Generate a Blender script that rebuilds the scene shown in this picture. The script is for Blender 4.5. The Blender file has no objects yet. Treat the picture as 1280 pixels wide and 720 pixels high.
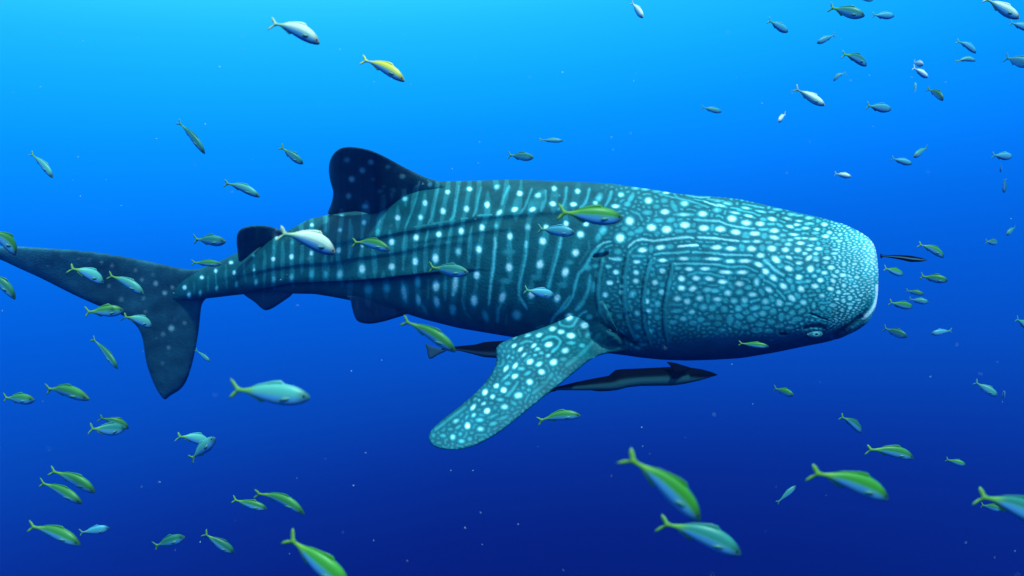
import bpy, bmesh, math, random
import numpy as np
from mathutils import Vector, Matrix, geometry

random.seed(7)
RNG = np.random.RandomState(7)
C = bpy.context.scene.collection
SC = bpy.context.scene

# ------------------------------------------------------------------ camera, light, water colour
F = 914.0                                    # focal length in photo pixels (photo 1280 x 720)
cam_d = bpy.data.cameras.new("camera")
cam_d.sensor_width = 36.0
cam_d.lens = F / 1280.0 * 36.0
cam_d.clip_start = 0.05
cam_d.clip_end = 500.0
cam_d.dof.use_dof = True
cam_d.dof.focus_distance = 4.9
cam_d.dof.aperture_fstop = 1.8
cam = bpy.data.objects.new("camera", cam_d)
cam.rotation_euler = (math.radians(90), 0, 0)
C.objects.link(cam)
SC.camera = cam

SC.view_settings.view_transform = 'Standard'
SC.view_settings.look = 'None'
SC.view_settings.exposure = 0.0
SC.view_settings.gamma = 1.0
SC.cycles.volume_bounces = 1
SC.cycles.max_bounces = 6

SUN_DIR = Vector((0.30, -0.62, 0.74)).normalized()          # towards the sun
sun_d = bpy.data.lights.new("sun", 'SUN')
sun_d.energy = 5.0
sun_d.angle = math.radians(3.0)                              # sunlight softened by the water surface
sun_d.color = (0.52, 0.96, 1.0)                              # sunlight after some metres of sea water
sun = bpy.data.objects.new("sun", sun_d)
sun.rotation_euler = SUN_DIR.to_track_quat('Z', 'Y').to_euler()
C.objects.link(sun)


def srgb(r, g, b):
    return tuple((c / 255 / 12.92 if c <= 10 else ((c / 255 + 0.055) / 1.055) ** 2.4) for c in (r, g, b))


world = bpy.data.worlds.new("World")
SC.world = world
world.use_nodes = True
wn, wl = world.node_tree.nodes, world.node_tree.links
wn.clear()
w_out = wn.new('ShaderNodeOutputWorld')
w_bg = wn.new('ShaderNodeBackground')
w_tc = wn.new('ShaderNodeTexCoord')
w_dot = wn.new('ShaderNodeVectorMath'); w_dot.operation = 'DOT_PRODUCT'
w_dot.inputs[1].default_value = (-0.10, -0.05, 1.0)
w_map = wn.new('ShaderNodeMapRange')
w_map.inputs['From Min'].default_value = -1.0
w_map.inputs['From Max'].default_value = 1.0
w_ramp = wn.new('ShaderNodeValToRGB')
w_ramp.color_ramp.interpolation = 'B_SPLINE'
WSTOPS = [(-1.0, (3, 12, 60)), (-0.55, (4, 20, 88)), (-0.45, (5, 24, 104)), (-0.366, (7, 32, 121)), (-0.30, (7, 42, 138)), (-0.25, (7, 51, 155)), (-0.2, (6, 64, 172)), (-0.148, (6, 73, 188)),
          (-0.08, (4, 84, 206)), (-0.02, (3, 94, 220)), (0.04, (3, 108, 236)), (0.10, (4, 125, 255)), (0.167, (6, 144, 264)), (0.2, (9, 153, 266)), (0.25, (16, 168, 274)),
          (0.30, (28, 182, 274)), (0.335, (42, 198, 274)), (0.365, (58, 213, 274)), (0.45, (80, 225, 274)), (0.6, (130, 238, 274)), (1.0, (225, 252, 262))]
HAZE_T, HAZE_S = 0.81, (0.0005, 0.010, 0.060)                # what the haze keeps, and adds, over its full depth
cr = w_ramp.color_ramp
while len(cr.elements) > 1:
    cr.elements.remove(cr.elements[0])
for i, (t, c) in enumerate(WSTOPS):
    e = cr.elements[0] if i == 0 else cr.elements.new((t + 1) / 2)
    e.position = (t + 1) / 2
    e.color = (*[max(0.0002, g_ * (v - s_) / HAZE_T / 1.4) for v, s_, g_ in zip(srgb(*c), HAZE_S, (1.15, 1.11, 1.0))], 1)
wl.new(w_tc.outputs['Generated'], w_dot.inputs[0])
wl.new(w_dot.outputs['Value'], w_map.inputs['Value'])
wl.new(w_map.outputs['Result'], w_ramp.inputs['Fac'])
wl.new(w_ramp.outputs['Color'], w_bg.inputs['Color'])
w_bg.inputs['Strength'].default_value = 1.4
wl.new(w_bg.outputs['Background'], w_out.inputs['Surface'])


# ------------------------------------------------------------------ helpers
def at(px, py, Y):
    """photo pixel + distance -> point in the water"""
    return Vector(((px - 640) / F * Y, Y, (360 - py) / F * Y))


def new_mat(name):
    m = bpy.data.materials.new(name)
    m.use_nodes = True
    nt = m.node_tree
    return m, nt.nodes, nt.links, nt.nodes['Principled BSDF']


def mesh_obj(name, verts, faces, mats, parent=None, smooth=True):
    me = bpy.data.meshes.new(name)
    verts = np.asarray(verts, dtype=np.float32)
    me.vertices.add(len(verts))
    me.vertices.foreach_set('co', verts.ravel())
    if isinstance(faces, np.ndarray):
        k = faces.shape[1]
        n = faces.shape[0]
        me.loops.add(n * k)
        me.loops.foreach_set('vertex_index', faces.astype(np.int32).ravel())
        me.polygons.add(n)
        me.polygons.foreach_set('loop_start', np.arange(0, n * k, k, dtype=np.int32))
    else:
        flat = [i for f in faces for i in f]
        me.loops.add(len(flat))
        me.loops.foreach_set('vertex_index', flat)
        me.polygons.add(len(faces))
        st = np.cumsum([0] + [len(f) for f in faces[:-1]]).astype(np.int32)
        me.polygons.foreach_set('loop_start', st)
    me.update(calc_edges=True)
    me.validate()
    if smooth:
        me.polygons.foreach_set('use_smooth', np.ones(len(me.polygons), dtype=bool))
    for m in mats:
        me.materials.append(m)
    o = bpy.data.objects.new(name, me)
    C.objects.link(o)
    o.parent = parent
    return o


def point_attr(me, name, cols):
    a = me.color_attributes.new(name, 'FLOAT_COLOR', 'POINT')
    rgba = np.ones((len(cols), 4), dtype=np.float32)
    cols = np.asarray(cols, dtype=np.float32)
    rgba[:, :3] = cols
    a.data.foreach_set('color', rgba.ravel())


def float_attr(me, name, vals):
    a = me.attributes.new(name, 'FLOAT', 'POINT')
    a.data.foreach_set('value', np.asarray(vals, dtype=np.float32))


def thing(name, label, cat, loc=(0, 0, 0), group=None):
    o = bpy.data.objects.new(name, None)
    C.objects.link(o)
    o.empty_display_size = 0.1
    o.location = loc
    o['label'] = label
    o['category'] = cat
    if group:
        o['group'] = group
    return o


def tag(o, label=None, cat=None, group=None, kind=None):
    for k, v in (('label', label), ('category', cat), ('group', group), ('kind', kind)):
        if v:
            o[k] = v
    return o


# ------------------------------------------------------------------ skin markings of the whale shark
# a plan of the markings laid out on the animal's side view (one unit = one photo pixel)
S = 3.0
X0, Y0 = -40.0, 165.0
CW, CH = int(1160 * S), int(415 * S)
marks = np.zeros((CH, CW), dtype=np.float32)        # pale markings, plus painted highlights on snout and keel
disp = np.zeros((CH, CW), dtype=np.float32)         # relief in metres (+ outwards)
dark = np.zeros((CH, CW), dtype=np.float32)         # dark pigment, plus shade painted into creases and grooves
occupied = []


def blob(cv, x, y, rx, ry, val, rot=0.0, soft=1.5, power=3.6):
    R = max(rx, ry) * 2.0 + 1.5
    cx, cy = (x - X0) * S, (y - Y0) * S
    i0, i1 = int(max(0, cx - R * S)), int(min(CW - 1, cx + R * S)) + 1
    j0, j1 = int(max(0, cy - R * S)), int(min(CH - 1, cy + R * S)) + 1
    if i1 <= i0 or j1 <= j0:
        return
    gx, gy = np.meshgrid(np.arange(i0, i1), np.arange(j0, j1))
    dx, dy = (gx - cx) / S, (gy - cy) / S
    a = math.radians(rot)
    u = dx * math.cos(a) - dy * math.sin(a)
    v = dx * math.sin(a) + dy * math.cos(a)
    r2 = (u / rx) ** 2 + (v / ry) ** 2
    m = val * np.exp(-0.7 * r2 ** (power / 2))
    reg = cv[j0:j1, i0:i1]
    if val > 0:
        np.maximum(reg, m, out=reg)
    else:
        np.minimum(reg, m, out=reg)


def stroke(cv, pts, w, val, taper=True):
    pts = [np.array(p, dtype=float) for p in pts]
    P = []
    for a, b in zip(pts[:-1], pts[1:]):
        n = max(2, int(np.linalg.norm(b - a) * 1.6))
        for k in range(n):
            P.append(a + (b - a) * k / n)
    P.append(pts[-1])
    P = np.array(P)
    if len(P) > 8:
        for _ in range(14):
            P[1:-1] = (P[:-2] + P[1:-1] * 2 + P[2:]) / 4
    x0, y0 = P.min(0) - w * 2.5
    x1, y1 = P.max(0) + w * 2.5
    i0, i1 = int(max(0, (x0 - X0) * S)), int(min(CW, (x1 - X0) * S))
    j0, j1 = int(max(0, (y0 - Y0) * S)), int(min(CH, (y1 - Y0) * S))
    if i1 <= i0 or j1 <= j0:
        return
    gx, gy = np.meshgrid(np.arange(i0, i1) / S + X0, np.arange(j0, j1) / S + Y0)
    best = np.full(gx.shape, 1e9)
    wob = np.interp(np.arange(len(P)), np.linspace(0, len(P) - 1, max(3, len(P) // 6)), RNG.uniform(0.75, 1.15, max(3, len(P) // 6)))
    for k, p in enumerate(P):
        e = min(k, len(P) - 1 - k) / 3.0
        ww = w * wob[k] * (min(1.0, 0.55 + e * 0.45) if taper else 1.0)
        best = np.minimum(best, ((gx - p[0]) ** 2 + (gy - p[1]) ** 2) / ww ** 2)
    m = val * np.exp(-0.8 * best ** 1.15)
    reg = cv[j0:j1, i0:i1]
    if val > 0:
        np.maximum(reg, m, out=reg)
    else:
        np.minimum(reg, m, out=reg)


SPOTS = {}
STRIPES = {}
# traced spots: (tile x, tile y, scale) -> (X, Y, half width, half height, strength, turn in degrees)
SPOTS[(230, 260, 8)] = [(470,545,22,20,1),(318,630,18,22,.9),(178,695,20,20,.95),(505,648,18,24,.95),(695,475,14,18,.7),(703,617,14,20,.8),(925,300,18,25,1),(895,510,18,26,1),(900,400,12,25,.5)]
SPOTS[(230, 320, 8)] = [(12,312,14,18,.9),(50,390,18,25,.8),(163,370,16,28,.7),(327,322,14,28,.65),(525,280,16,30,.6),(722,260,18,32,.65),(898,230,20,38,.65)]
SPOTS[(340, 255, 8)] = [(397,208,20,22,.9),(680,260,20,26,.9),(920,185,24,32,.9),(42,342,20,26,.8),(18,430,12,30,.5),(12,548,18,24,.95),(197,527,20,30,1),(200,385,16,28,.5),(395,492,20,28,.9),(665,462,24,32,1),(902,648,32,48,.95),(700,115,25,12,.8),(900,418,18,24,.9)]
SPOTS[(340, 320, 8)] = [(20,230,20,38,.6),(200,212,22,40,.65),(398,180,24,48,.55),(540,185,22,40,.55),(683,175,30,50,.7),(770,310,30,25,.25),(945,345,30,45,.45)]
SPOTS[(450, 220, 8)] = [(450,228,28,26,.75),(378,418,28,32,.95),(650,270,26,34,.9),(607,415,26,32,.85),(877,160,26,26,.95),(830,352,28,36,1),(703,88,20,24,.5),(318,660,28,34,1),(562,615,28,38,1),(790,583,28,32,1),(430,10,25,20,.5),(220,160,25,18,.2),(345,150,25,12,.25),(180,555,20,40,.55)]
SPOTS[(450, 300, 8)] = [(27,290,24,46,.85),(318,265,32,36,1),(552,215,28,42,.95),(755,182,32,46,1),(80,505,36,45,.5,20),(258,490,34,48,.6,10),(437,535,28,90,.8,12),(572,425,28,60,.6,5),(583,605,26,56,.8,10),(757,465,34,56,.95),(765,620,30,56,.8,12),(930,690,30,40,.6),(640,690,20,60,.35,30)]
SPOTS[(560, 220, 8)] = [(215,130,28,26,.95),(185,328,28,36,.95),(392,288,28,36,1),(488,108,30,26,.75,30),(718,175,32,30,1),(668,338,36,28,1,25),(900,192,36,26,.8,25),(845,338,38,24,.95,25),(132,550,28,40,1),(340,515,28,38,1),(485,498,22,32,.6),(620,605,28,40,1),(800,512,28,38,.75),(945,652,34,40,1),(515,370,24,42,.9,-35)]
SPOTS[(560, 300, 8)] = [(105,115,30,42,.75),(308,95,30,42,1),(288,350,30,46,.95),(612,273,34,46,1),(920,242,34,46,1,-12),(835,545,32,40,1),(262,608,34,56,.9),(543,575,32,54,.9,-15),(72,440,30,100,.8,-5),(580,410,60,30,.3),(880,375,60,30,.25),(610,120,60,30,.25)]
SPOTS[(560, 350, 8)] = [(45,300,30,55,.6,10),(375,360,28,60,.45,20),(688,350,44,50,.7,20)]
SPOTS[(670, 220, 8)] = [(182,125,28,28,.85),(168,280,34,30,1),(415,152,28,28,.85),(375,285,34,24,1),(850,187,26,22,.8),(795,302,36,18,.9),(595,270,26,22,.8),(630,215,26,40,.6,-25),(300,475,28,30,1),(500,480,30,24,.95),(102,512,28,28,.95),(445,583,38,36,1),(72,652,34,38,1),(938,450,38,38,1),(840,620,42,42,1),(25,195,30,28,.75),(670,545,30,40,.6,-30),(625,610,24,40,.5,-20),(190,195,50,25,.25),(915,280,28,20,.5),(890,525,30,20,.35),(950,220,20,40,.5,-30)]
SPOTS[(670, 300, 8)] = [(395,127,36,38,1,-15),(293,320,34,48,1,-15),(213,582,32,42,.9,-10),(42,243,34,44,1),(335,225,40,25,.35),(260,450,50,30,.3),(725,265,26,18,.7),(800,322,28,20,.95),(905,288,25,15,.4),(738,428,30,20,.95),(890,370,25,20,.6),(695,548,26,24,.8,30),(862,460,20,18,.7),(858,523,22,18,.7),(862,622,30,20,.6,-35),(705,665,28,20,.5),(885,700,25,20,.5),(620,350,25,35,.45),(810,190,45,18,.7),(510,275,40,30,.5),(820,115,30,25,.5),(605,260,35,18,.4),(655,130,18,40,.4,-25),(580,470,30,50,.3)]
SPOTS[(670, 370, 8)] = [(330,208,38,34,.95,20),(480,290,40,34,.9),(165,325,36,22,.9,15),(248,355,36,22,.9),(345,392,44,28,1),(125,480,44,26,1,15),(288,540,42,30,.85,20),(172,655,42,34,.95,20),(518,380,36,32,.6),(535,210,30,25,.5),(345,465,45,18,.55),(455,490,30,20,.5),(30,388,36,18,.8,20),(735,185,28,18,.6),(835,205,25,20,.4),(885,140,25,18,.5),(900,270,30,20,.4,25),(30,675,40,22,.85,30),(120,590,30,18,.7,30),(50,565,25,18,.5),(640,175,35,40,.35),(850,365,50,18,.6,-35),(270,625,35,20,.35),(15,525,25,16,.7)]
SPOTS[(610, 410, 8)] = [(262,172,32,16,.95,35),(325,208,38,18,.95,40),(398,72,36,14,.7,20),(515,68,36,16,.85,25),(455,172,36,16,.9,35),(270,95,25,10,.7,25),(770,222,36,26,.85),(420,330,38,28,1,30),(533,433,36,30,.95),(415,530,36,32,.95),(270,475,38,24,.95,25),(272,370,38,20,.95,50),(180,400,42,18,.9,55),(85,570,30,22,.95,35),(158,612,32,28,1,20),(48,678,28,22,.9,30),(310,662,38,32,.8),(500,350,40,18,.6,35),(395,445,38,18,.55,30),(360,262,35,14,.8,40),(485,210,28,12,.7,30),(335,400,35,18,.6),(205,280,25,8,.6,50),(245,290,15,12,.6),(470,265,22,12,.6),(530,245,26,15,.6),(600,265,28,14,.7),(200,545,32,20,.5),(120,705,40,15,.6),(405,610,20,14,.4),(350,590,20,12,.35),(185,480,50,14,.6,40),(560,540,40,16,.25)]
SPOTS[(530, 480, 8)] = [(612,75,36,24,1,50),(722,15,28,20,.9),(797,52,32,30,1),(495,222,40,20,.95,50),(632,258,34,28,1,30),(687,118,28,20,.85,40),(598,185,28,16,.8,30),(553,155,16,16,.7),(515,145,24,14,.5,30),(500,300,26,18,.75,40),(805,218,40,28,.8),(935,108,40,32,.8),(440,405,28,34,1),(323,360,36,20,.7,25),(568,437,36,26,.75),(562,348,40,20,.6),(695,385,40,20,.55,15),(345,420,30,14,.5,35),(432,318,25,10,.5,45),(293,517,26,30,.75),(368,485,18,16,.5),(195,503,30,18,.45),(380,560,32,20,.6),(462,537,24,20,.45),(155,575,25,15,.3),(270,440,25,16,.35),(765,148,40,18,.45),(800,325,45,18,.35,20),(690,310,50,14,.35,25),(895,180,35,18,.35,-30),(675,180,20,12,.4),(100,505,20,20,.3),(715,225,20,20,.3),(480,475,16,14,.3)]
SPOTS[(780, 230, 8)] = [(245,165,34,28,.9),(410,278,40,24,.95),(605,195,36,26,.8),(600,305,66,16,.7),(788,298,42,26,.95),(275,435,42,32,1),(428,457,44,32,1),(610,410,44,28,1),(798,440,44,26,1),(945,452,30,20,.9),(235,285,38,20,.5),(325,228,28,18,.4),(350,365,40,18,.5),(465,360,36,20,.5,10),(500,225,22,45,.35,30),(405,165,28,20,.4),(550,470,36,16,.4),(675,470,40,14,.4),(695,410,18,18,.35),(150,465,45,22,.4,20),(70,495,30,20,.4),(330,495,25,20,.3),(520,415,20,16,.3),(185,660,42,22,1,5),(272,650,20,28,.5),(365,633,44,20,1,8),(460,625,30,20,.5),(920,635,50,20,1),(115,40,30,16,.6),(215,50,35,14,.6),(330,75,40,12,.5),(420,88,35,12,.8),(930,260,35,20,.5),(885,440,22,25,.3),(760,220,40,15,.25)]
SPOTS[(780, 300, 8)] = [(128,218,34,16,.9),(150,160,50,12,.4),(387,203,40,16,.95),(595,185,50,16,.9),(480,190,30,12,.4),(720,185,50,14,.4),(880,188,75,14,.9),(120,325,26,20,.9),(385,308,28,22,.85),(650,290,40,18,.9),(535,283,36,14,.6),(812,288,44,18,.95),(900,293,30,14,.4),(120,410,28,22,.85),(308,425,28,24,.85),(577,387,32,24,1),(722,382,34,22,.95),(855,388,42,20,.95,-10),(577,480,34,24,.95),(688,487,34,24,.95,15),(375,520,26,24,.75),(225,515,26,24,.65,-30),(87,540,26,34,.6,-35),(222,612,28,24,.85),(338,640,26,26,.6),(533,587,36,24,.85),(632,615,30,26,.8),(757,582,32,26,.8),(935,592,40,20,.8),(835,498,40,22,.65),(905,505,40,18,.6),(640,548,50,14,.35),(655,430,24,16,.45),(790,428,35,14,.35),(885,452,45,10,.4),(260,290,30,12,.4),(285,348,22,16,.25),(355,375,22,16,.35),(205,375,25,20,.25),(235,437,25,12,.25),(380,445,22,16,.35),(305,545,25,18,.3),(295,595,20,14,.25),(745,525,25,16,.4),(795,672,32,26,.6),(882,682,30,26,.55),(175,658,22,18,.3),(278,655,20,16,.35),(20,370,22,18,.55),(30,290,25,16,.4),(840,580,20,35,.3),(485,645,80,14,.3),(240,705,35,20,.6),(530,708,45,16,.5),(715,650,20,18,.35)]
SPOTS[(780, 370, 8)] = [(240,148,32,20,.7,-15),(132,172,24,26,.65),(525,150,45,14,.5,10),(680,158,28,22,.7),(592,228,30,22,.65),(490,262,30,20,.45),(525,212,24,16,.35),(335,215,26,20,.4),(320,145,20,14,.3),(225,258,32,20,.55,-15),(430,300,28,10,.3,-20),(135,308,28,22,.5,-15),(270,350,28,18,.5),(120,405,32,20,.55),(240,418,28,22,.6),(185,488,36,14,.4),(440,408,28,12,.4,-20),(418,350,24,10,.3),(515,378,25,10,.35,-20),(465,465,28,10,.3),(690,270,30,18,.4),(770,235,30,20,.4),(875,212,28,20,.45),(825,278,28,16,.35),(940,275,28,18,.4),(415,212,36,10,.3),(655,215,20,14,.3),(620,180,25,10,.3),(25,270,30,25,.4),(10,145,20,20,.5)]
SPOTS[(890, 240, 8)] = [(200,265,42,28,1,-5),(345,308,44,24,1,-5),(482,317,40,20,.95),(88,370,44,26,1,-5),(237,402,46,24,1,-5),(427,416,46,20,1),(45,552,48,20,1),(188,565,50,20,1),(398,568,42,26,1),(598,565,42,28,1),(485,635,38,22,.95),(300,555,28,28,.45),(500,560,28,26,.5),(340,430,36,26,.4),(525,440,30,24,.45),(640,675,44,28,1,-35),(732,578,32,22,.95),(860,580,30,22,.95),(625,455,46,20,.9,-10),(622,387,42,20,.95),(600,270,38,18,.95,-10),(230,208,45,12,.8,-10),(370,240,44,12,.85,-12),(490,195,44,10,.7,-8),(780,345,36,16,.9,-10),(820,425,40,12,.85,-5),(760,522,30,16,.75),(885,512,34,14,.9),(770,655,34,16,.9,-20),(340,160,40,12,.8,-10),(750,265,36,12,.8,-12),(850,325,30,12,.75),(675,330,30,12,.5,-20),(780,480,28,12,.7),(855,462,32,10,.7),(705,432,26,14,.6),(715,485,28,16,.4),(660,525,34,14,.45),(570,505,28,14,.5),(520,375,44,12,.6),(930,362,34,14,.7),(590,320,36,10,.5),(870,290,30,10,.7),(515,275,30,16,.45),(45,180,30,20,.6),(90,135,45,12,.8,-15),(150,115,40,12,.7,-12),(700,650,30,14,.5),(545,695,36,22,.55,-30),(930,615,22,16,.6),(880,705,30,12,.8),(950,320,20,14,.6),(800,225,35,14,.6),(60,90,35,10,.6),(600,200,30,8,.6),(650,175,36,10,.6),(870,235,35,8,.6),(340,495,40,12,.7),(448,495,40,16,.85)]
SPOTS[(890, 310, 8)] = [(35,110,48,14,.95),(183,132,44,18,.95),(330,130,58,18,.95),(465,165,44,22,.95,-20),(135,242,60,18,.95,-5),(302,243,52,20,.95),(535,235,34,26,1,-30),(615,298,38,24,.95,-30),(105,338,44,20,.95),(275,358,42,22,.9),(770,205,40,24,1,-20),(870,292,32,24,.9),(870,150,30,14,.8),(715,383,36,26,.95,-30),(895,412,30,24,.9,-40),(447,340,26,38,.75),(568,418,38,22,.85,-30),(160,450,34,26,.8),(405,465,40,22,.8),(275,440,32,22,.6),(360,395,30,20,.55),(50,510,40,20,.6),(218,528,32,24,.65),(325,520,30,28,.7),(535,535,32,24,.7),(675,550,32,28,.8,-30),(797,500,36,24,.9,-30),(915,545,30,22,.8,-20),(430,600,40,18,.6,15),(122,612,28,26,.55),(265,605,30,24,.6),(510,657,30,24,.65),(610,635,28,24,.55),(30,428,36,18,.6),(775,325,30,20,.6,-30),(275,685,32,20,.45,-20),(695,690,26,30,.5),(800,650,26,24,.6),(740,610,22,18,.4),(770,558,32,14,.6),(385,705,30,22,.5),(545,598,36,14,.5),(495,440,28,22,.4,-40),(855,475,26,22,.5,-40),(395,275,32,16,.45),(495,280,26,16,.4),(690,180,30,18,.4),(890,340,50,12,.5),(805,400,22,30,.35),(140,525,25,20,.4),(190,375,20,40,.35,40),(320,565,26,20,.4),(600,510,26,30,.35),(435,525,50,12,.35,12),(900,630,28,18,.6,25),(860,585,28,14,.5,20),(640,470,20,12,.3),(60,565,30,18,.3),(340,645,26,18,.35),(755,440,34,12,.5,15),(865,205,30,16,.5),(940,380,22,12,.5),(10,605,20,22,.4),(15,215,40,14,.4),(5,315,16,16,.7),(100,395,25,14,.4)]
SPOTS[(890, 370, 8)] = [(65,215,30,24,.4),(65,278,26,18,.4),(180,240,30,40,.35),(395,232,34,24,.55),(480,280,36,22,.45),(590,260,30,22,.5),(260,290,34,30,.35),(330,312,34,20,.35),(450,345,45,22,.35),(570,350,35,22,.3),(680,300,36,20,.35),(440,195,28,22,.3),(100,340,30,22,.25),(775,318,30,14,.35),(850,230,40,18,.45),(760,210,26,20,.35),(805,262,30,14,.35)]
SPOTS[(990, 250, 8)] = [(85,432,34,14,1),(60,500,30,20,1),(130,535,24,16,.85),(170,495,30,14,.85),(270,487,34,16,.9),(235,537,26,14,.8),(170,580,36,20,1,35),(335,362,34,16,.95),(250,293,26,12,.9),(325,245,30,18,.9),(50,247,30,12,.9),(140,280,30,12,.85),(210,390,36,14,.9),(375,325,26,16,.8),(60,382,30,10,.8),(130,382,30,10,.8),(185,690,32,32,1,-20),(345,580,36,16,.9),(425,535,30,12,.8),(390,675,32,20,.95),(335,625,26,14,.75),(240,600,28,16,.75),(70,630,30,18,.85),(420,380,30,12,.6),(185,457,30,8,.8),(470,410,26,10,.7),(180,235,30,10,.7),(70,210,30,10,.8),(170,180,35,14,.7),(60,295,30,10,.6),(235,330,30,12,.6),(520,640,22,16,.7),(440,495,30,8,.6),(350,515,22,12,.5),(480,345,25,14,.5)]
SPOTS[(990, 310, 8)] = [(70,150,30,16,.9),(72,290,30,22,1),(285,322,30,20,.95),(230,382,34,22,.95),(90,410,28,28,.95,-30),(325,248,28,18,.95),(410,328,26,18,.85,-20),(385,408,30,18,.95,-15),(510,272,30,16,.95),(520,375,24,16,.8),(425,280,30,14,.8,-20),(465,442,24,16,.75),(300,478,28,20,.8),(265,228,24,20,.6),(225,280,24,18,.7),(160,332,24,16,.65),(118,545,24,22,.75),(10,510,22,26,.8),(218,578,18,24,.65),(410,572,30,16,.6),(515,528,22,16,.65),(582,500,24,18,.6),(445,512,24,12,.6),(305,598,22,18,.5),(98,628,22,18,.5),(580,598,20,14,.5),(500,620,22,14,.45),(650,292,24,12,.6),(450,235,24,14,.6),(580,560,28,12,.5),(55,475,30,18,.45,-40),(130,480,20,14,.5),(200,472,36,12,.5,10),(240,100,30,18,.6),(265,425,20,14,.5),(310,388,20,16,.45),(140,385,24,12,.5),(660,518,26,10,.5),(545,458,28,10,.5),(600,430,24,12,.45),(570,278,30,10,.5,-20),(625,160,22,12,.6),(635,380,24,10,.5),(690,475,22,10,.4),(340,545,40,10,.4)]
SPOTS[(0, 270, 4.8)] = [(620,278,9,9,.3),(683,298,10,10,.3),(822,325,10,10,.35),(860,383,10,10,.45),(943,405,12,12,.65),(1043,428,10,10,.45),(1108,428,12,14,.95),(997,462,12,12,.6),(870,492,10,10,.3),(737,500,12,12,.25),(663,420,10,10,.25),(548,262,8,8,.2),(482,255,8,8,.2),(925,352,9,9,.2),(1135,473,12,18,.85),(380,240,8,8,.12),(300,300,8,8,.12),(240,260,8,8,.12),(520,330,8,8,.12)]
SPOTS[(160, 370, 5.14)] = [(288,207,16,16,.75),(373,172,12,12,.3),(235,245,12,12,.35),(270,330,12,12,.35),(232,430,10,10,.2),(108,15,10,10,.3),(120,100,10,10,.25),(190,270,8,8,.15),(310,150,8,8,.12)]
SPOTS[(400, 175, 6)] = [(210,155,20,18,.35),(388,173,20,18,.55),(325,235,18,20,.8),(247,298,20,20,.7),(515,207,18,14,.4),(222,425,18,20,.6),(345,502,24,18,.9),(460,388,22,14,.3),(405,300,16,14,.2),(485,355,16,12,.2),(555,378,20,12,.25)]
# pale lines: (points, width, strength)
STRIPES[(560, 300, 8)] = [([(475,0),(462,150),(455,280),(430,420),(410,640)],30,.72),([(785,20),(780,150),(745,320),(710,450),(710,560),(790,690)],28,.6),([(180,360),(160,480),(140,600),(170,700)],22,.35),([(205,0),(205,200)],22,.3),([(620,0),(622,50)],26,.4)]
STRIPES[(560, 350, 8)] = [([(540,230),(500,290),(495,420)],30,.4),([(410,200),(405,250)],26,.5),([(150,200),(170,320),(230,390)],22,.2),([(590,350),(580,440)],22,.18)]
STRIPES[(670, 220, 8)] = [([(95,140),(95,240),(55,350)],26,.45),([(305,110),(300,200),(275,290),(220,340)],28,.5),([(535,120),(520,200),(490,280),(440,320)],28,.5),([(755,150),(735,230),(690,305)],24,.5),([(250,610),(235,720)],36,.7)]
STRIPES[(670, 300, 8)] = [([(245,0),(215,150),(170,300),(120,480)],30,.65),([(640,60),(560,140),(490,280),(430,330),(400,420),(370,560),(310,660),(230,730)],30,.5),([(540,350),(530,480),(480,600),(400,700)],34,.45),([(530,0),(530,100),(430,240)],24,.2),([(610,70),(680,25),(750,15)],22,.7),([(690,70),(760,50)],18,.5),([(730,180),(800,200),(850,200)],20,.7)]
STRIPES[(670, 370, 8)] = [([(230,240),(235,285),(300,305),(365,300),(400,240),(450,180),(510,150)],22,.55),([(60,440),(120,405),(190,400),(245,445),(220,500),(150,560)],24,.65),([(340,0),(250,130),(180,210),(150,270)],28,.55),([(480,50),(440,110),(400,140)],34,.5),([(0,320),(80,300)],18,.4),([(420,340),(440,400)],30,.3),([(630,380),(520,500),(420,600),(300,690)],40,.25)]
STRIPES[(610, 410, 8)] = [([(320,155),(380,125),(440,135)],20,.6),([(300,530),(240,620),(180,670)],28,.5),([(640,450),(560,560),(450,640)],36,.22),([(420,270),(360,330)],20,.4)]
STRIPES[(530, 480, 8)] = [([(900,30),(840,110)],28,.5),([(120,450),(260,340),(420,220)],26,.35)]
STRIPES[(780, 230, 8)] = [([(95,110),(60,160),(20,210)],26,.5),([(70,270),(150,300),(180,360)],22,.3),([(40,635),(100,575),(180,550),(300,570),(450,550),(640,530),(700,540)],20,.75),([(735,532),(870,540),(960,550)],20,.75),([(540,625),(640,615),(740,612)],20,1),([(790,620),(880,625)],18,.5),([(50,690),(90,640),(140,620)],18,.4),([(300,705),(400,690),(520,690),(650,675)],18,.6),([(685,680),(800,685),(960,690)],18,.6),([(350,100),(480,130),(620,160),(730,190),(840,230)],12,.5),([(620,110),(750,135),(860,130)],12,.6),([(800,170),(900,210),(960,220)],14,.8),([(700,355),(800,365),(960,370)],20,.6),([(830,150),(960,170)],12,.5),([(500,100),(540,140),(600,160)],18,.5),([(700,150),(820,175)],10,.4)]
STRIPES[(780, 300, 8)] = [([(480,240),(600,235),(750,238),(960,245)],17,.6),([(640,350),(730,325),(850,335),(960,355)],17,.5),([(320,258),(440,250)],15,.3)]
STRIPES[(890, 240, 8)] = [([(0,288),(70,290),(150,325),(260,350),(430,370)],17,.65),([(0,455),(130,475),(270,490)],18,.8),([(0,615),(160,628),(410,632)],17,.65),([(250,180),(380,200),(480,235)],12,.5),([(190,155),(300,175)],11,.4),([(0,110),(60,130)],12,.5),([(10,70),(120,90),(200,110)],10,.5),([(300,120),(420,140),(520,160)],10,.5)]
STRIPES[(890, 310, 8)] = [([(0,165),(80,170),(160,190),(340,185),(450,235)],17,.55),([(0,265),(120,290)],16,.5),([(160,300),(240,300)],16,.5),([(280,300),(330,305),(375,330)],16,.5),([(520,120),(560,150),(630,220),(720,275)],26,.65),([(520,320),(560,335),(640,385)],20,.5),([(650,420),(700,470),(730,510)],20,.4),([(730,130),(820,170)],16,.5),([(820,90),(900,105)],14,.6)]
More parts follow.
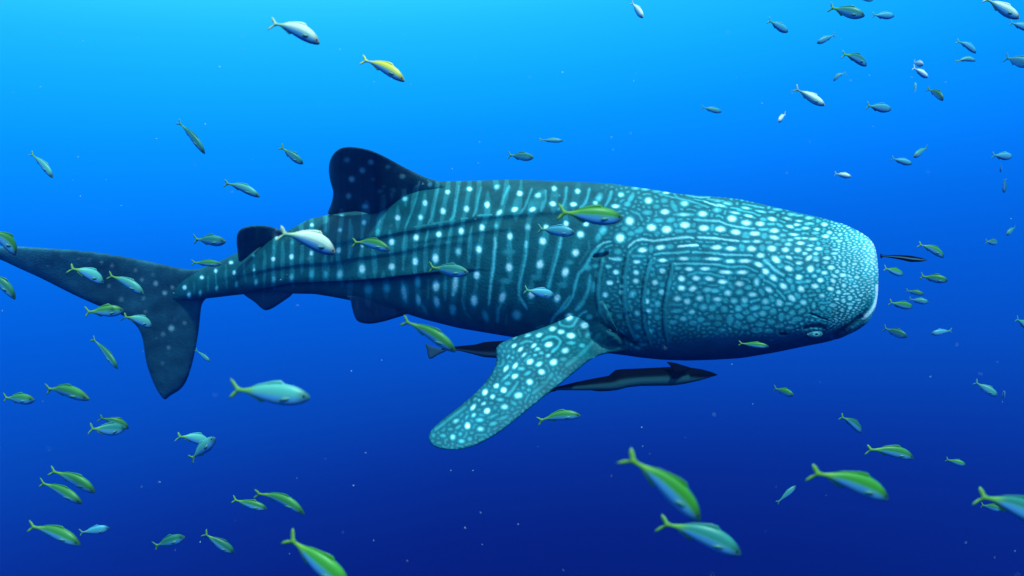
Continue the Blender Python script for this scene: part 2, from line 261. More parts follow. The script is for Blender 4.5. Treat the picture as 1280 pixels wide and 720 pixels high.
STRIPES[(450, 220, 8)] = [([(250,270),(240,340),(200,430),(170,600)],28,.45),([(600,60),(560,230),(500,400),(450,530)],22,.35),([(790,80),(755,240),(715,420),(680,490)],24,.42),([(955,230),(940,400),(915,450)],24,.5),([(540,515),(690,490),(850,460),(960,450)],18,.3),([(450,570),(440,700)],24,.4),([(680,540),(660,660)],24,.4),([(910,520),(890,600),(880,720)],24,.4)]  # the nearly level line is light on the keel, painted pale
STRIPES[(560, 220, 8)] = [([(110,90),(85,250),(60,400),(20,450)],24,.5),([(330,110),(300,220),(285,330),(250,410)],24,.5),([(610,100),(560,210),(540,290)],32,.6),([(840,120),(800,230),(770,310),(720,380)],24,.45),([(130,430),(200,425)],18,.5),([(300,400),(440,390)],20,.5),([(240,500),(220,590),(205,720)],24,.4),([(470,610),(475,720)],36,.8),([(785,650),(780,720)],36,.8),([(30,520),(10,610)],22,.35),([(950,250),(930,350)],30,.5)]
STRIPES[(450, 300, 8)] = [([(440,50),(430,300)],24,.3),([(150,130),(150,320)],34,.3),([(650,50),(650,300)],26,.3),([(870,20),(870,230)],26,.3),([(680,400),(680,600)],24,.22),([(855,400),(850,600)],26,.3),([(945,400),(930,560)],38,.8)]
STRIPES[(340, 255, 8)] = [([(545,120),(535,280)],28,.55),([(200,300),(195,720)],20,.28),([(395,260),(395,700)],20,.22),([(780,150),(780,350)],28,.35),([(790,380),(770,540)],28,.4),([(540,480),(530,620)],26,.4),([(600,480),(600,600)],20,.2),([(100,380),(100,700)],18,.2),([(30,340),(15,560)],22,.4),([(300,380),(300,600)],20,.22),([(230,210),(340,170)],18,.35),([(910,250),(905,600)],20,.22),([(680,300),(670,600)],20,.2)]
STRIPES[(230, 260, 8)] = [([(600,560),(610,720)],20,.22),([(805,420),(800,620)],20,.22),([(900,320),(890,700)],22,.38),([(415,560),(430,720)],20,.2)]
STRIPES[(230, 320, 8)] = [([(415,150),(430,330)],22,.25),([(100,260),(105,380)],18,.2),([(240,200),(240,360)],18,.22),([(600,100),(620,260)],20,.2),([(700,80),(705,220)],22,.35),([(800,40),(800,250)],22,.25),([(500,180),(520,250)],16,.3),([(318,160),(322,290)],16,.3)]


for (ox, oy, sc), lst in SPOTS.items():
    for t in lst:
        X, Y, rx, ry, b = t[:5]
        rot = t[5] if len(t) > 5 else 0
        x, y = ox + X / sc, oy + Y / sc
        gr = 1.12 if x > 745 else (0.9 if y > 420 else 0.98)
        rx, ry = rx / sc * gr, ry / sc * gr
        blob(marks, x, y, rx, ry, b, rot)
        occupied.append((x, y, max(rx, ry), min(rx, ry)))
        if b > 0.75:                                        # faint halo round the brightest spots
            blob(marks, x, y, rx * 1.8, ry * 1.8, 0.07, rot)
for (ox, oy, sc), lst in STRIPES.items():
    for pts, w, b in lst:
        stroke(marks, [(ox + X / sc, oy + Y / sc) for X, Y in pts], w / sc * (0.62 if ox + pts[0][0] / sc > 760 else 0.50), b * (1.0 if ox + pts[0][0] / sc > 740 else 0.86))

# keels along the flank: (line, width above, width below, height m)
K1 = [(395, 306), (440, 300), (479, 294), (500, 290), (531, 285), (569, 279), (589, 274), (616, 270), (647, 268), (695, 264), (751, 260), (790, 274)]
K1b = [(500, 305), (560, 296), (592, 291), (620, 287), (650, 285)]
K2 = [(250, 352), (300, 343), (340, 334), (377, 329), (415, 327), (446, 321), (494, 315), (530, 307), (575, 302), (610, 300)]
K3 = [(205, 379), (233, 375), (260, 373), (293, 369), (320, 362), (363, 353), (420, 351), (455, 349), (480, 347), (505, 344), (533, 341), (565, 338), (600, 336), (640, 336)]


# the fine labyrinth between the traced markings: lateral inhibition (a Turing pattern) seeded by them
def turing(x0, x1, y0, y1, lamx, lamy, seed_gain, iters=16, bias=0.0, sd=3):
    i0, i1 = int((x0 - X0) * S), int((x1 - X0) * S)
    j0, j1 = int((y0 - Y0) * S), int((y1 - Y0) * S)
    T = marks[j0:j1, i0:i1].astype(np.float64)
    h, w = T.shape
    fy = np.fft.fftfreq(h)[:, None]
    fx = np.fft.rfftfreq(w)[None, :]
    sx, sy = lamx * S / 5.7, lamy * S / 5.7
    g = lambda k: np.exp(-2 * math.pi ** 2 * ((fx * sx * k) ** 2 + (fy * sy * k) ** 2))
    dog = g(1.0) - g(1.6)
    v = np.random.RandomState(sd).rand(h, w) * 0.5 + T * seed_gain
    for _ in range(iters):
        u = np.fft.irfft2(np.fft.rfft2(v) * dog, s=(h, w))
        v = 1 / (1 + np.exp(-(u * 38 - 1.25 + bias)))
        v = np.clip(v + T * seed_gain * 0.7, 0, 1.3)
    u = np.fft.irfft2(np.fft.rfft2(v) * g(0.45), s=(h, w))
    return i0, i1, j0, j1, u


def put(res, wmask, amp):
    i0, i1, j0, j1, u = res
    T = marks[j0:j1, i0:i1]
    near = np.clip((u - 0.43) / 0.42, 0, 1)
    fill = near * amp * wmask
    # dark rings round the strong spots
    marks[j0:j1, i0:i1] = np.maximum(T, fill)


gx, gy = np.meshgrid(np.arange(CW) / S + X0, np.arange(CH) / S + Y0)
lx = lambda a, b, x: np.clip((x - a) / (b - a), 0, 1)
r1 = turing(730, 1110, 220, 470, 6.6, 4.9, 0.9, bias=-0.35, sd=3)
r2 = turing(960, 1110, 240, 450, 5.6, 2.8, 0.7, bias=-0.35, sd=4)
q = slice(r1[2], r1[3]), slice(r1[0], r1[1])
put(r1, lx(742, 775, gx[q]) * (1 - 0.55 * lx(1020, 1050, gx[q])), 0.29 + 0.05 * lx(770, 840, gx[q]) * lx(330, 300, gy[q]) + 0.19 * lx(850, 960, gx[q]))
q = slice(r2[2], r2[3]), slice(r2[0], r2[1])
put(r2, lx(1000, 1045, gx[q]), 0.68)
r3 = turing(520, 780, 380, 578, 6.0, 5.0, 0.9, bias=-0.1, sd=5)
q = slice(r3[2], r3[3]), slice(r3[0], r3[1])
put(r3, lx(-8, 8, gy[q] - (424 - (gx[q] - 640) * 0.28)) * (1 - lx(690, 760, gx[q])), 0.22)
r4 = turing(330, 760, 215, 440, 10.5, 60.0, 0.9, bias=-0.1, sd=6)
q = slice(r4[2], r4[3]), slice(r4[0], r4[1])
tp_ = np.interp(gx[q], [330, 410, 450, 500, 545, 640], [290, 269, 256, 240, 229, 224])
put(r4, (1 - lx(690, 745, gx[q])) * (gy[q] > tp_ - 2) * lx(400, 360, gy[q]), 0.20)

# blunt snout front: dense fine marks, and a highlight painted into the colour
snout = np.clip((gx - 1030) / 60, 0, 1) ** 1.3 * np.clip((385 - gy) / 60, 0, 1)
marks = marks * (1 - 0.52 * snout) + 0.60 * snout
headtone = np.clip((gx - 730) / 60, 0, 1) * (gy > 200)
marks = np.maximum(marks, 0) + 0.05 * headtone * (1 - marks)
# belly: unspotted skin below this line, its shade painted as dark blue
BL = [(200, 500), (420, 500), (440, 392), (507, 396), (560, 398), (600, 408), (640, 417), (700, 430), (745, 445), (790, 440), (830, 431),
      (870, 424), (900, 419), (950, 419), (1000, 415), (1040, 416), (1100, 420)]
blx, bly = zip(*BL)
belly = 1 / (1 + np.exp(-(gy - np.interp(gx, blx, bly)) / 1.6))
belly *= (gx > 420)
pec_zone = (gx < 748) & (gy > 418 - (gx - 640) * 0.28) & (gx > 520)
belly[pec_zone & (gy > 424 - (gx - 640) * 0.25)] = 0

# mouth, lips, eye socket, gill slits, crease behind the head; groove shade is painted in too
MOUTH = [(1096, 350), (1091, 372), (1086, 384), (1077, 396), (1065, 406), (1054, 413)]
stroke(disp, MOUTH[3:], 3.0, -0.018)
stroke(disp, [(1054, 413), (1048, 417), (1043, 421)], 3.0, -0.03, False)
stroke(dark, [(1084, 386), (1077, 394), (1065, 404), (1054, 413), (1046, 419)], 3.0, 0.6)
m_er = np.zeros_like(marks)
stroke(m_er, [(1091, 380), (1086, 388), (1075, 400), (1060, 410), (1042, 418)], 6.5, 1.0, False)
marks *= 1 - 0.85 * m_er
stroke(marks, [(1096.5, 356), (1096.5, 370), (1094, 381), (1088, 390), (1079, 398)], 3.2, 1.0)
stroke(marks, [(1097, 385), (1090, 396), (1080, 404)], 2.0, 0.55)
stroke(marks, [(1078, 402), (1068, 409)], 2.0, 0.35)
stroke(disp, [(1005, 411), (1012, 408), (1025, 407.5), (1032, 410)], 2.0, -0.016)
stroke(dark, [(1005, 411.5), (1012, 408.5), (1025, 408), (1033, 411)], 2.2, 0.8)  # brow shadow painted above the eye
stroke(dark, [(1013, 392), (1023, 396), (1034, 400)], 0.9, 1.0)
stroke(disp, [(1013, 392), (1023, 396), (1034, 400)], 1.0, -0.008)
stroke(dark, [(976, 418), (984, 418)], 1.6, 0.9)
stroke(disp, [(976, 418), (984, 418)], 1.8, -0.02)
for g in ([(752, 322), (747, 345), (745, 370), (748, 392), (757, 404)],
          [(783, 318), (779, 345), (778, 375), (783, 405), (792, 425)],
          [(812, 324), (805, 350), (802, 380), (805, 410), (812, 430)],
          [(839, 331), (834, 355), (829, 385), (830, 412), (834, 428)]):
    er = np.zeros_like(marks)
    stroke(er, [(x + 2.4, y) for x, y in g], 2.6, 0.8)
    marks *= 1 - er
    stroke(disp, g, 1.9, -0.020)
    stroke(disp, [(x + 4, y) for x, y in g], 3.0, 0.008)
    stroke(marks, [(x + 2.4, y) for x, y in g], 2.0, 0.34)
    stroke(dark, [(x - 1.5, y) for x, y in g], 1.1, 0.7)  # groove shade painted along each gill slit
stroke(disp, [(748, 401), (760, 409), (772, 418), (786, 426), (799, 434)], 4.0, -0.05)
stroke(dark, [(750, 402), (760, 409), (772, 418), (786, 426), (797, 433)], 2.0, 0.9)  # shadow behind the fin's leading edge, painted along the crease
stroke(disp, [(742, 321), (752, 320), (760, 317)], 2.2, -0.025)
stroke(dark, [(747, 321), (755, 320), (760, 317)], 1.6, 0.7)


def sample(cv, x, y):
    fx = np.clip((x - X0) * S, 0, CW - 1.01)
    fy = np.clip((y - Y0) * S, 0, CH - 1.01)
    ix, iy = fx.astype(int), fy.astype(int)
    tx, ty = fx - ix, fy - iy
    return (cv[iy, ix] * (1 - tx) * (1 - ty) + cv[iy, ix + 1] * tx * (1 - ty)
            + cv[iy + 1, ix] * (1 - tx) * ty + cv[iy + 1, ix + 1] * tx * ty)


SKIN_DARK = np.array([0.005, 0.082, 0.092])
SKIN_MID = np.array([0.055, 0.40, 0.44])
SKIN_PALE = np.array([0.88, 0.92, 0.90])
SKIN_BELLY = np.array([0.03, 0.09, 0.16])  # belly shade put into the colour of pale skin


def skin_colour(x, y, with_belly=True, dim=1.0, head=None):
    wx = x + 0.32 * np.sin(x * 0.9 + 1.7 * np.sin(y * 0.41)) * np.sin(y * 0.77 + x * 0.13)
    wy = y + 0.32 * np.sin(y * 0.83 + 1.3 * np.sin(x * 0.37)) * np.sin(x * 0.71 - y * 0.17)
    m = np.clip(sample(marks, wx, wy), 0, 1)[:, None] * dim
    d = np.clip(sample(dark, x, y), 0, 1)[:, None]
    hz = (np.clip((x - 600) / 250, 0, 1) ** 1.3)[:, None] if head is None else head
    base = SKIN_DARK + (np.array([0.005, 0.095, 0.125]) - SKIN_DARK) * hz
    lo = np.clip(m / 0.55, 0, 1)
    hi = np.clip((m - 0.55) / 0.45, 0, 1)
    c = base + (SKIN_MID - base) * lo ** 1.15 + (SKIN_PALE - SKIN_MID) * hi
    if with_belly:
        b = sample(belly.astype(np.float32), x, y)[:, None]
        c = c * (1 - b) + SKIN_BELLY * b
    c = c * (1 - d * 0.93)
    return c


# ------------------------------------------------------------------ whale shark
skin, n, l, bs = new_mat("whale_shark_skin")
bs.inputs['Roughness'].default_value = 0.55
bs.inputs['Specular IOR Level'].default_value = 0.15
vc = n.new('ShaderNodeVertexColor'); vc.layer_name = "skin"
nz = n.new('ShaderNodeTexNoise'); nz.inputs['Scale'].default_value = 9.0; nz.inputs['Detail'].default_value = 6.0
mr = n.new('ShaderNodeMapRange'); mr.inputs['To Min'].default_value = 0.72; mr.inputs['To Max'].default_value = 1.22
mr.inputs['From Min'].default_value = 0.3; mr.inputs['From Max'].default_value = 0.7
mx = n.new('ShaderNodeMix'); mx.data_type = 'RGBA'; mx.blend_type = 'MULTIPLY'; mx.inputs['Factor'].default_value = 1.0
tc = n.new('ShaderNodeTexCoord')
l.new(tc.outputs['Object'], nz.inputs['Vector'])
l.new(nz.outputs['Fac'], mr.inputs['Value'])
l.new(vc.outputs['Color'], mx.inputs['A'])
l.new(mr.outputs['Result'], mx.inputs['B'])
l.new(mx.outputs['Result'], bs.inputs['Base Color'])
nz2 = n.new('ShaderNodeTexNoise'); nz2.inputs['Scale'].default_value = 60.0; nz2.inputs['Detail'].default_value = 5.0
l.new(tc.outputs['Object'], nz2.inputs['Vector'])
bp = n.new('ShaderNodeBump'); bp.inputs['Strength'].default_value = 0.45; bp.inputs['Distance'].default_value = 0.01
l.new(nz2.outputs['Fac'], bp.inputs['Height'])
l.new(bp.outputs['Normal'], bs.inputs['Normal'])

TOP = [(198, 352), (206, 344), (213, 340), (225, 338), (237, 337), (250, 336), (266, 330), (283, 323), (297, 316), (320, 304), (345, 294), (360, 289), (387, 274), (410, 269),
       (450, 256), (500, 240), (530, 230), (553, 227), (587, 226.5), (640, 225), (700, 227), (740, 229), (762, 230), (782, 233), (820, 238.5), (845, 243),
       (897, 247), (920, 249.5), (962, 259), (993, 266), (1024, 272), (1055, 280), (1076, 289), (1087, 295.5), (1093, 301), (1096.5, 309), (1098.5, 341)]
BOT = [(198, 354), (206, 370), (213, 378), (233, 375.5), (260, 373), (293, 369), (320, 366.5), (340, 366), (363, 367), (393, 367.5), (415, 371), (438, 375.5), (470, 383),
       (507, 392), (533, 400), (573, 410), (620, 418), (645, 422), (700, 432), (741, 439), (782, 444), (799, 446.5), (824, 449), (855, 450), (887, 449), (920, 447),
       (962, 440), (1003, 432), (1024, 428.5), (1045, 424), (1070, 414), (1082, 406.5), (1090, 397), (1095, 386), (1097.5, 370), (1098.5, 342)]
YC = [(190, 7.2), (240, 7.0), (300, 6.7), (400, 6.15), (500, 5.7), (600, 5.35), (700, 5.1), (800, 4.9), (900, 4.75), (1000, 4.62), (1100, 4.52)]
BH = [(190, .03), (213, .06), (250, .10), (300, .16), (350, .20), (400, .24), (500, .32), (600, .38), (700, .43), (800, .46), (900, .48), (1000, .47), (1100, .46)]


def curve(pts, q, smooth=6.0):
    x, y = zip(*pts)
    q = np.asarray(q, dtype=float)
    if smooth <= 0:
        return np.interp(q, x, y)
    out = np.zeros_like(q)
    ws = 0
    for k in np.linspace(-1, 1, 9):
        w = 1 - abs(k) * 0.8
        out += w * np.interp(q + k * smooth, x, y)
        ws += w
    return out / ws


def body_center(q):
    return curve(YC, q, 40)


def body_half(q):
    b = curve(BH, q, 25)
    e = np.clip((q - 920) / (1098.5 - 920), 0, 1)
    return b * np.maximum(1 - e ** 1.75, 0) ** (1 / 2.0)


NEAR = {}


def build_body():
    t = np.linspace(0, 1, 230)
    st = np.concatenate([np.linspace(198.5, 1030, 900)[:-1], 1030 + (1098.5 - 1030) * np.sin(t * math.pi / 2)])
    sm = np.clip(np.minimum((st - 215) / 12, (1085 - st) / 12), 0, 1)
    top = curve(TOP, st, 5) * sm + curve(TOP, st, 0.01) * (1 - sm)
    bot = curve(BOT, st, 5) * sm + curve(BOT, st, 0.01) * (1 - sm)
    bot = np.maximum(bot, top + 0.3)
    yc = body_center(st)
    b = np.maximum(body_half(st), 0.004)
    NF, NB = 300, 90
    th = np.concatenate([np.linspace(0, math.pi, NF, endpoint=False), np.linspace(math.pi, 2 * math.pi, NB, endpoint=False)])
    nr = len(th)
    ns = len(st)
    ct, sn = np.cos(th)[None, :], np.sin(th)[None, :]
    # rounder on the back, flatter underneath
    hz = np.clip((st - 700) / 150, 0, 1)[:, None]
    nexp = np.where(ct > 0, 2.0, 2.0 + 0.35 * hz)
    U = np.sign(ct) * np.abs(ct) ** (2 / nexp)
    V = np.abs(sn) ** (2 / nexp)
    cy = (top + bot) / 2
    A = (bot - top) / 2
    xc = (st - 640) / F * yc
    zc = (360 - cy) / F * yc
    over = (640 + F * xc / (yc - b)).max() - 1098.0
    ease = np.clip((st - 940) / 158.5, 0, 1)
    xc = xc - over / F * 4.45 * ease * ease * (3 - 2 * ease)
    am = A / F * yc
    side = np.where(sn >= 0, -1.0, 1.0)                     # -1 = towards the camera
    X = np.repeat(xc[:, None], nr, 1)
    Yoff = b[:, None] * V
    Zoff = am[:, None] * U
    # side-view coordinates of the near half (the far half mirrors it)
    Yn = yc[:, None] - Yoff
    PX = 640 + F * X / Yn
    PY = 360 - F * (zc[:, None] + Zoff) / Yn
    d = sample(disp, PX.ravel(), PY.ravel()).reshape(PX.shape)

    def keel(line, up, down, hgt, fade0, fade1, under):
        kx, ky = zip(*line)
        u = PY - np.interp(PX, kx, ky)
        f = np.clip((PX - kx[0]) / fade0, 0, 1) * np.clip((kx[-1] - PX) / fade1, 0, 1)
        r = np.where(u < 0, np.exp(-(u / up) ** 2), np.exp(-(u / down) ** 2))
        tr = -under * np.exp(-((u - down * 2.0) / (down * 1.6)) ** 2)
        return f * hgt * (r + tr)
    d = d + keel(K1, 9, 3.2, 0.017, 60, 150, 0.30) + keel(K1b, 5, 2.4, 0.006, 30, 30, 0.3) + keel(K2, 9, 3.6, 0.011, 90, 90, 0.3)
    # lowest keel: a shelf, the body narrows sharply beneath it
    kx, ky = zip(*K3)
    u = PY - np.interp(PX, kx, ky)
    f = np.clip((PX - 205) / 30, 0, 1) * np.clip((615 - PX) / 120, 0, 1) ** 1.5
    shelf = np.where(u < 0, 0.030 * np.exp(-(u / 9) ** 2), 0.030 - 0.105 * (1 - np.exp(-(u / 1.6) ** 2)))
    shelf = np.where(u > 0, shelf * np.exp(-np.maximum(u - 4, 0) / 22.0), shelf)
    amp = np.clip(b[:, None] / 0.30, 0.35, 1)
    d = d + f * shelf * amp * np.clip(V * 1.6, 0, 1)
    L = np.sqrt(Yoff ** 2 + Zoff ** 2) + 1e-6
    k = np.clip(1 + d / L, 0.35, 1.6)
    Yo2 = Yoff * k
    Zo2 = Zoff * (1 + (k - 1) * 0.25)
    Y = yc[:, None] + side * Yo2
    Z = zc[:, None] + Zo2
    verts = np.stack([X, Y, Z], -1).reshape(-1, 3)
    i = np.arange(ns - 1)[:, None] * nr
    j = np.arange(nr)[None, :]
    j2 = (j + 1) % nr
    faces = np.stack([i + j, i + nr + j, i + nr + j2, i + j2], -1).reshape(-1, 4)
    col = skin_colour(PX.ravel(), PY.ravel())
    NEAR['x'], NEAR['y'], NEAR['d'] = (640 + F * X[:, :NF:3] / Y[:, :NF:3]).ravel(), (360 - F * Z[:, :NF:3] / Y[:, :NF:3]).ravel(), Y[:, :NF:3].ravel()
    o = mesh_obj("body", verts, faces, [skin], None)
    point_attr(o.data, "skin", col)
    return o


shark = thing("whale_shark", "huge spotted whale shark swimming to the right across the middle of the water", "whale shark", at(640, 340, 5.2))
bpy.context.view_layer.update()


def adopt(o, root):
    o.parent = root
    o.matrix_parent_inverse = Matrix.Translation(-Vector(root.location))
    return o


adopt(build_body(), shark)


def smooth_outline(pts, step=2.0, it=2):
    """closed outline, corner-cut (Chaikin) then resampled"""
    P = np.array(pts, dtype=float)
    for _ in range(it):
        Q = np.roll(P, -1, 0)
        P = np.stack([P * .75 + Q * .25, P * .25 + Q * .75], 1).reshape(-1, 2)
    Q = np.vstack([P, P[:1]])
    seg = np.linalg.norm(np.diff(Q, axis=0), axis=1)
    s = np.concatenate([[0], np.cumsum(seg)])
    n_ = max(12, int(s[-1] / step))
    q = np.linspace(0, s[-1], n_, endpoint=False)
    return np.stack([np.interp(q, s, Q[:, 0]), np.interp(q, s, Q[:, 1])], -1)


def fin(name, outline, depth, thick, mat, parent, colour=None, grid=1.6, reach=18.0, it=2, label=None):
    """solid fin: lens-shaped in section, blunt-edged; outline in side-view pixels, depth(px, py) in metres"""
    O = smooth_outline(outline, grid, it)
    n_ = len(O)
    x0, y0 = O.min(0); x1, y1 = O.max(0)
    gx_, gy_ = np.meshgrid(np.arange(x0, x1, grid), np.arange(y0, y1, grid))
    G = np.stack([gx_.ravel(), gy_.ravel()], -1)
    G[:, 0] += (np.round((G[:, 1] - y0) / grid) % 2) * grid / 2
    A = O; B = np.roll(O, -1, 0)
    inside = np.zeros(len(G), bool)
    for a, b in zip(A, B):
        c = ((a[1] > G[:, 1]) != (b[1] > G[:, 1]))
        with np.errstate(divide='ignore', invalid='ignore'):
            xi = (b[0] - a[0]) * (G[:, 1] - a[1]) / (b[1] - a[1] + 1e-12) + a[0]
        inside ^= c & (G[:, 0] < xi)
    G = G[inside]

    def edist(P):
        best = np.full(len(P), 1e9)
        for a, b in zip(A, B):
            ab = b - a
            t = np.clip(((P - a) @ ab) / (ab @ ab + 1e-9), 0, 1)
            best = np.minimum(best, np.linalg.norm(P - (a + t[:, None] * ab), axis=1))
        return best
    dd = edist(G)
    G = G[dd > grid * 0.6]; dd = dd[dd > grid * 0.6]
    P = np.vstack([O, G])
    res = geometry.delaunay_2d_cdt([Vector(p) for p in P], [], [list(range(n_))], 1, 1e-4)
    V2 = np.array([tuple(v) for v in res[0]])
    F2 = [tuple(f) for f in res[2]]
    ed = edist(V2)
    is_edge = ed < 1e-3
    Y = np.array([depth(p[0], p[1]) for p in V2])
    hh = thick * 0.5 * np.sqrt(1 - (1 - np.clip(ed / reach, 0, 1)) ** 2)
    hh[is_edge] = 0
    def pos(P2, Yv, off):
        Yq = Yv + off
        # keep the real thickness: x and z come from the mid-surface
        return np.stack([(P2[:, 0] - 640) / F * Yv, Yq, (360 - P2[:, 1]) / F * Yv], -1)
    front = pos(V2, Y, -hh)
    back = pos(V2, Y, hh)
    m = len(V2)
    remap = np.arange(m) + m
    remap[is_edge] = np.arange(m)[is_edge]
    verts = np.vstack([front, back])
    faces = [f for f in F2] + [tuple(int(remap[i]) for i in reversed(f)) for f in F2]
    used = np.zeros(2 * m, bool)
    for f in faces:
        for i in f: used[i] = True
    new = np.cumsum(used) - 1
    faces = np.array([[int(new[i]) for i in f] for f in faces], dtype=np.int32)
    V4 = np.vstack([V2, V2])[used]
    o = mesh_obj(name, verts[used], faces, [mat])
    if colour is None:
        col = skin_colour(V4[:, 0], V4[:, 1], False)
    else:
        col = colour(V4[:, 0], V4[:, 1])
    point_attr(o.data, "skin", col)
    if label: o['label'] = label
    adopt(o, parent)
    return o


yc1 = lambda x: float(body_center(np.array([x]))[0])


def surf_y(px, py):
    """distance of the near flank where it is seen at a point of the side view"""
    dd = (NEAR['x'] - px) ** 2 + (NEAR['y'] - py) ** 2
    i = np.argpartition(dd, 8)[:8]
    return float(NEAR['d'][i].mean())


# pectoral fin, held out and down towards the camera
PEC = [(752, 372), (738, 384), (700, 401), (672, 412), (650, 419), (636, 424), (625, 429), (619, 436), (621, 446), (620, 456), (612, 471), (600, 486), (576, 507), (552, 525),
       (538, 538), (535, 547), (539, 556), (550, 561), (565, 563), (582, 561), (602, 554), (630, 537), (660, 512), (690, 488), (720, 464), (734, 452), (746, 445),
       (762, 441), (780, 440), (792, 437), (782, 424), (770, 410), (762, 390)]


def pec_depth(x, y):
    # t: 0 at the shoulder, 1 at the tip; s: 0 at the trailing, 1 at the leading edge
    t = (-(x - 750) * 0.74 + (y - 405) * 0.67) / 260.0
    s = ((x - 750) * 0.67 + (y - 405) * 0.74 + 10) / 60.0
    t = min(max(t, -0.05), 1.1)
    s = min(max(s, -1.2), 1.5)
    base = 4.50 - 0.50 * t - 0.10 * t * t
    w = min(max(t / 0.30, 0), 1)
    w = w * w * (3 - 2 * w)
    d = base - s * 0.20 * (0.10 + 0.90 * w) + 0.02 * math.sin(t * 9)
    if w < 1 and y < 446:
        r = min(surf_y(x, min(y, 432)), 4.78) + 0.05 - 0.07 * min(max((x - 738) / 20, 0), 1) * min(max((792 - x) / 22, 0), 1)
        d = r * (1 - w) + d * w
    return d


fin("pectoral_fin", PEC, pec_depth, 0.075, skin, shark, lambda x, y: skin_colour(x, y, False, np.clip((764 - x) / 14, 0.12, 1)[:, None], np.clip(0.45 + (740 - x) / 160, 0, 1.15)[:, None]), reach=22)

# far pectoral fin: hidden behind the animal in the photograph, built where it grows
FARP = [(760, 420), (735, 425), (712, 433), (700, 440), (705, 446), (722, 444), (745, 436), (770, 432)]
# fin("pectoral_fin", FARP, lambda x, y: 5.25 + (760 - x) * 0.008, 0.06, skin, shark)


def top_at(x):
    a, b = zip(*TOP)
    return float(np.interp(x, a, b))


def lean_fin(off, k, skew=0.0):
    def f(x, y):
        xx = min(max(x, 300), 560)
        return yc1(x) - off - (top_at(xx) - y) * k * yc1(x) / F + skew
    return f


DORS = [(560, 236), (553, 228), (540, 224.5), (530, 221), (507, 210), (480, 195), (466, 188.5), (453, 185), (437, 183), (426, 184.5), (418, 190), (412, 200), (410.5, 213),
        (413, 228), (417, 240), (415, 252), (411, 262), (409, 268.5), (418, 268), (436, 265), (450, 264), (470, 270), (500, 262), (540, 250)]


def free_tip(x, y, line, k):
    """rear lobe of a leaning back fin: stands clear of the flank below it"""
    bx_, by_ = zip(*line)
    yb = float(np.interp(x, bx_, by_))
    return surf_y(x, yb) - 0.045 - (yb - y) * k * yc1(x) / F


def dors_depth(x, y):
    k = 1.2 - 0.9 * min(max((x - 455) / 95, 0), 1)
    d = lean_fin(0.175, k)(x, y)
    w = min(max((515 - x) / 50, 0), 1)
    if w > 0:
        w = w * w * (3 - 2 * w)
        d = d * (1 - w) + w * free_tip(x, y, [(405, 269), (436, 266), (450, 265), (470, 263), (520, 250)], 1.15)
    return d


def fin_colour(dim, base=(0.016, 0.046, 0.070)):
    def f(x, y):
        m = np.clip(sample(marks, x, y), 0, 1)[:, None]
        c = np.array(base)[None] * (1 - m) + np.array([0.85, 0.95, 0.95])[None] * m * dim + 0.0
        return c
    return f


def dors_colour(x, y):  # rear of the fin painted darker, its shade put into the colour
    a = fin_colour(0.7)(x, y)
    b = skin_colour(x, y, False)
    k = np.clip((x - 475) / 70 + (y - 250) / 90, 0, 1)[:, None]
    return a * (1 - k) + b * k


fin("dorsal_fin", DORS, dors_depth, 0.07, skin, shark, dors_colour)
def dor2_depth(x, y):
    d = lean_fin(0.10, 0.9)(x, y)
    w = min(max((345 - x) / 25, 0), 1)
    if w > 0:
        d = d * (1 - w) + w * free_tip(x, y, [(290, 330), (298, 329), (306, 324), (317, 314), (327, 307), (350, 302)], 0.95)
    return d


DOR2 = [(360, 296), (357, 290), (345, 285), (330, 281.5), (312, 282), (301, 285.5), (296, 292), (295.5, 303), (297, 315), (298, 329), (306, 324), (317, 314), (327, 307), (345, 303)]
fin("second_dorsal_fin", DOR2, dor2_depth, 0.04, skin, shark, fin_colour(0.5, (0.02, 0.07, 0.09)), reach=10)
PELV = [(430, 368), (438, 374), (440, 385), (443, 396), (447, 402), (455, 404.5), (464, 405), (480, 402), (496, 397), (510, 393), (512, 384), (480, 372)]
fin("pelvic_fin", PELV, lambda x, y: yc1(x) - 0.10 + (y - 378) * 0.004, 0.05, skin, shark, fin_colour(0.5, (0.02, 0.05, 0.09)), reach=10)
ANAL = [(298, 360), (305, 369), (318, 377), (326, 385), (332, 388.5), (340, 386), (352, 378), (368, 367), (365, 358), (330, 354)]
fin("anal_fin", ANAL, lambda x, y: yc1(x) - 0.02 + (y - 366) * 0.003, 0.035, skin, shark, fin_colour(0.5, (0.02, 0.05, 0.09)), reach=8)

CAUD = [(275, 345), (262, 334), (250, 336), (233, 337), (213, 333), (187, 327), (150, 320), (117, 315), (90, 312.5), (67, 311), (25, 308), (0, 308), (-22, 309), (-30, 312),
        (-20, 317), (0, 324), (25, 336), (50, 347), (83, 364), (104, 374), (125, 383), (147, 391), (160, 398), (171, 407), (177, 418), (180, 433), (182, 450), (187, 467), (195, 486),
        (203, 498), (207, 500), (212, 495), (226, 487), (233, 477), (238, 463), (242, 448), (246, 428), (249, 409), (250.5, 392), (252, 380), (258, 372), (275, 366)]


def caud_depth(x, y):
    d = 6.95 + (262 - x) * 0.0012
    return d + (y - 352) * 0.0042 + 0.05 * math.sin((x + y) / 60.0)


def caud_colour(x, y):
    m = np.clip(sample(marks, x, y), 0, 1)[:, None]
    b = np.array([0.024, 0.105, 0.13])[None] * (0.8 + 0.25 * np.sin(x / 13.0 + y / 7.0) * np.sin(y / 9.0) + 0.7 * np.clip((120 - x) / 80, 0, 1))[:, None]
    return b * (1 - m) + np.array([0.5, 0.7, 0.7])[None] * m


fin("caudal_fin", CAUD, caud_depth, 0.06, skin, shark, caud_colour, reach=16, grid=2.2)

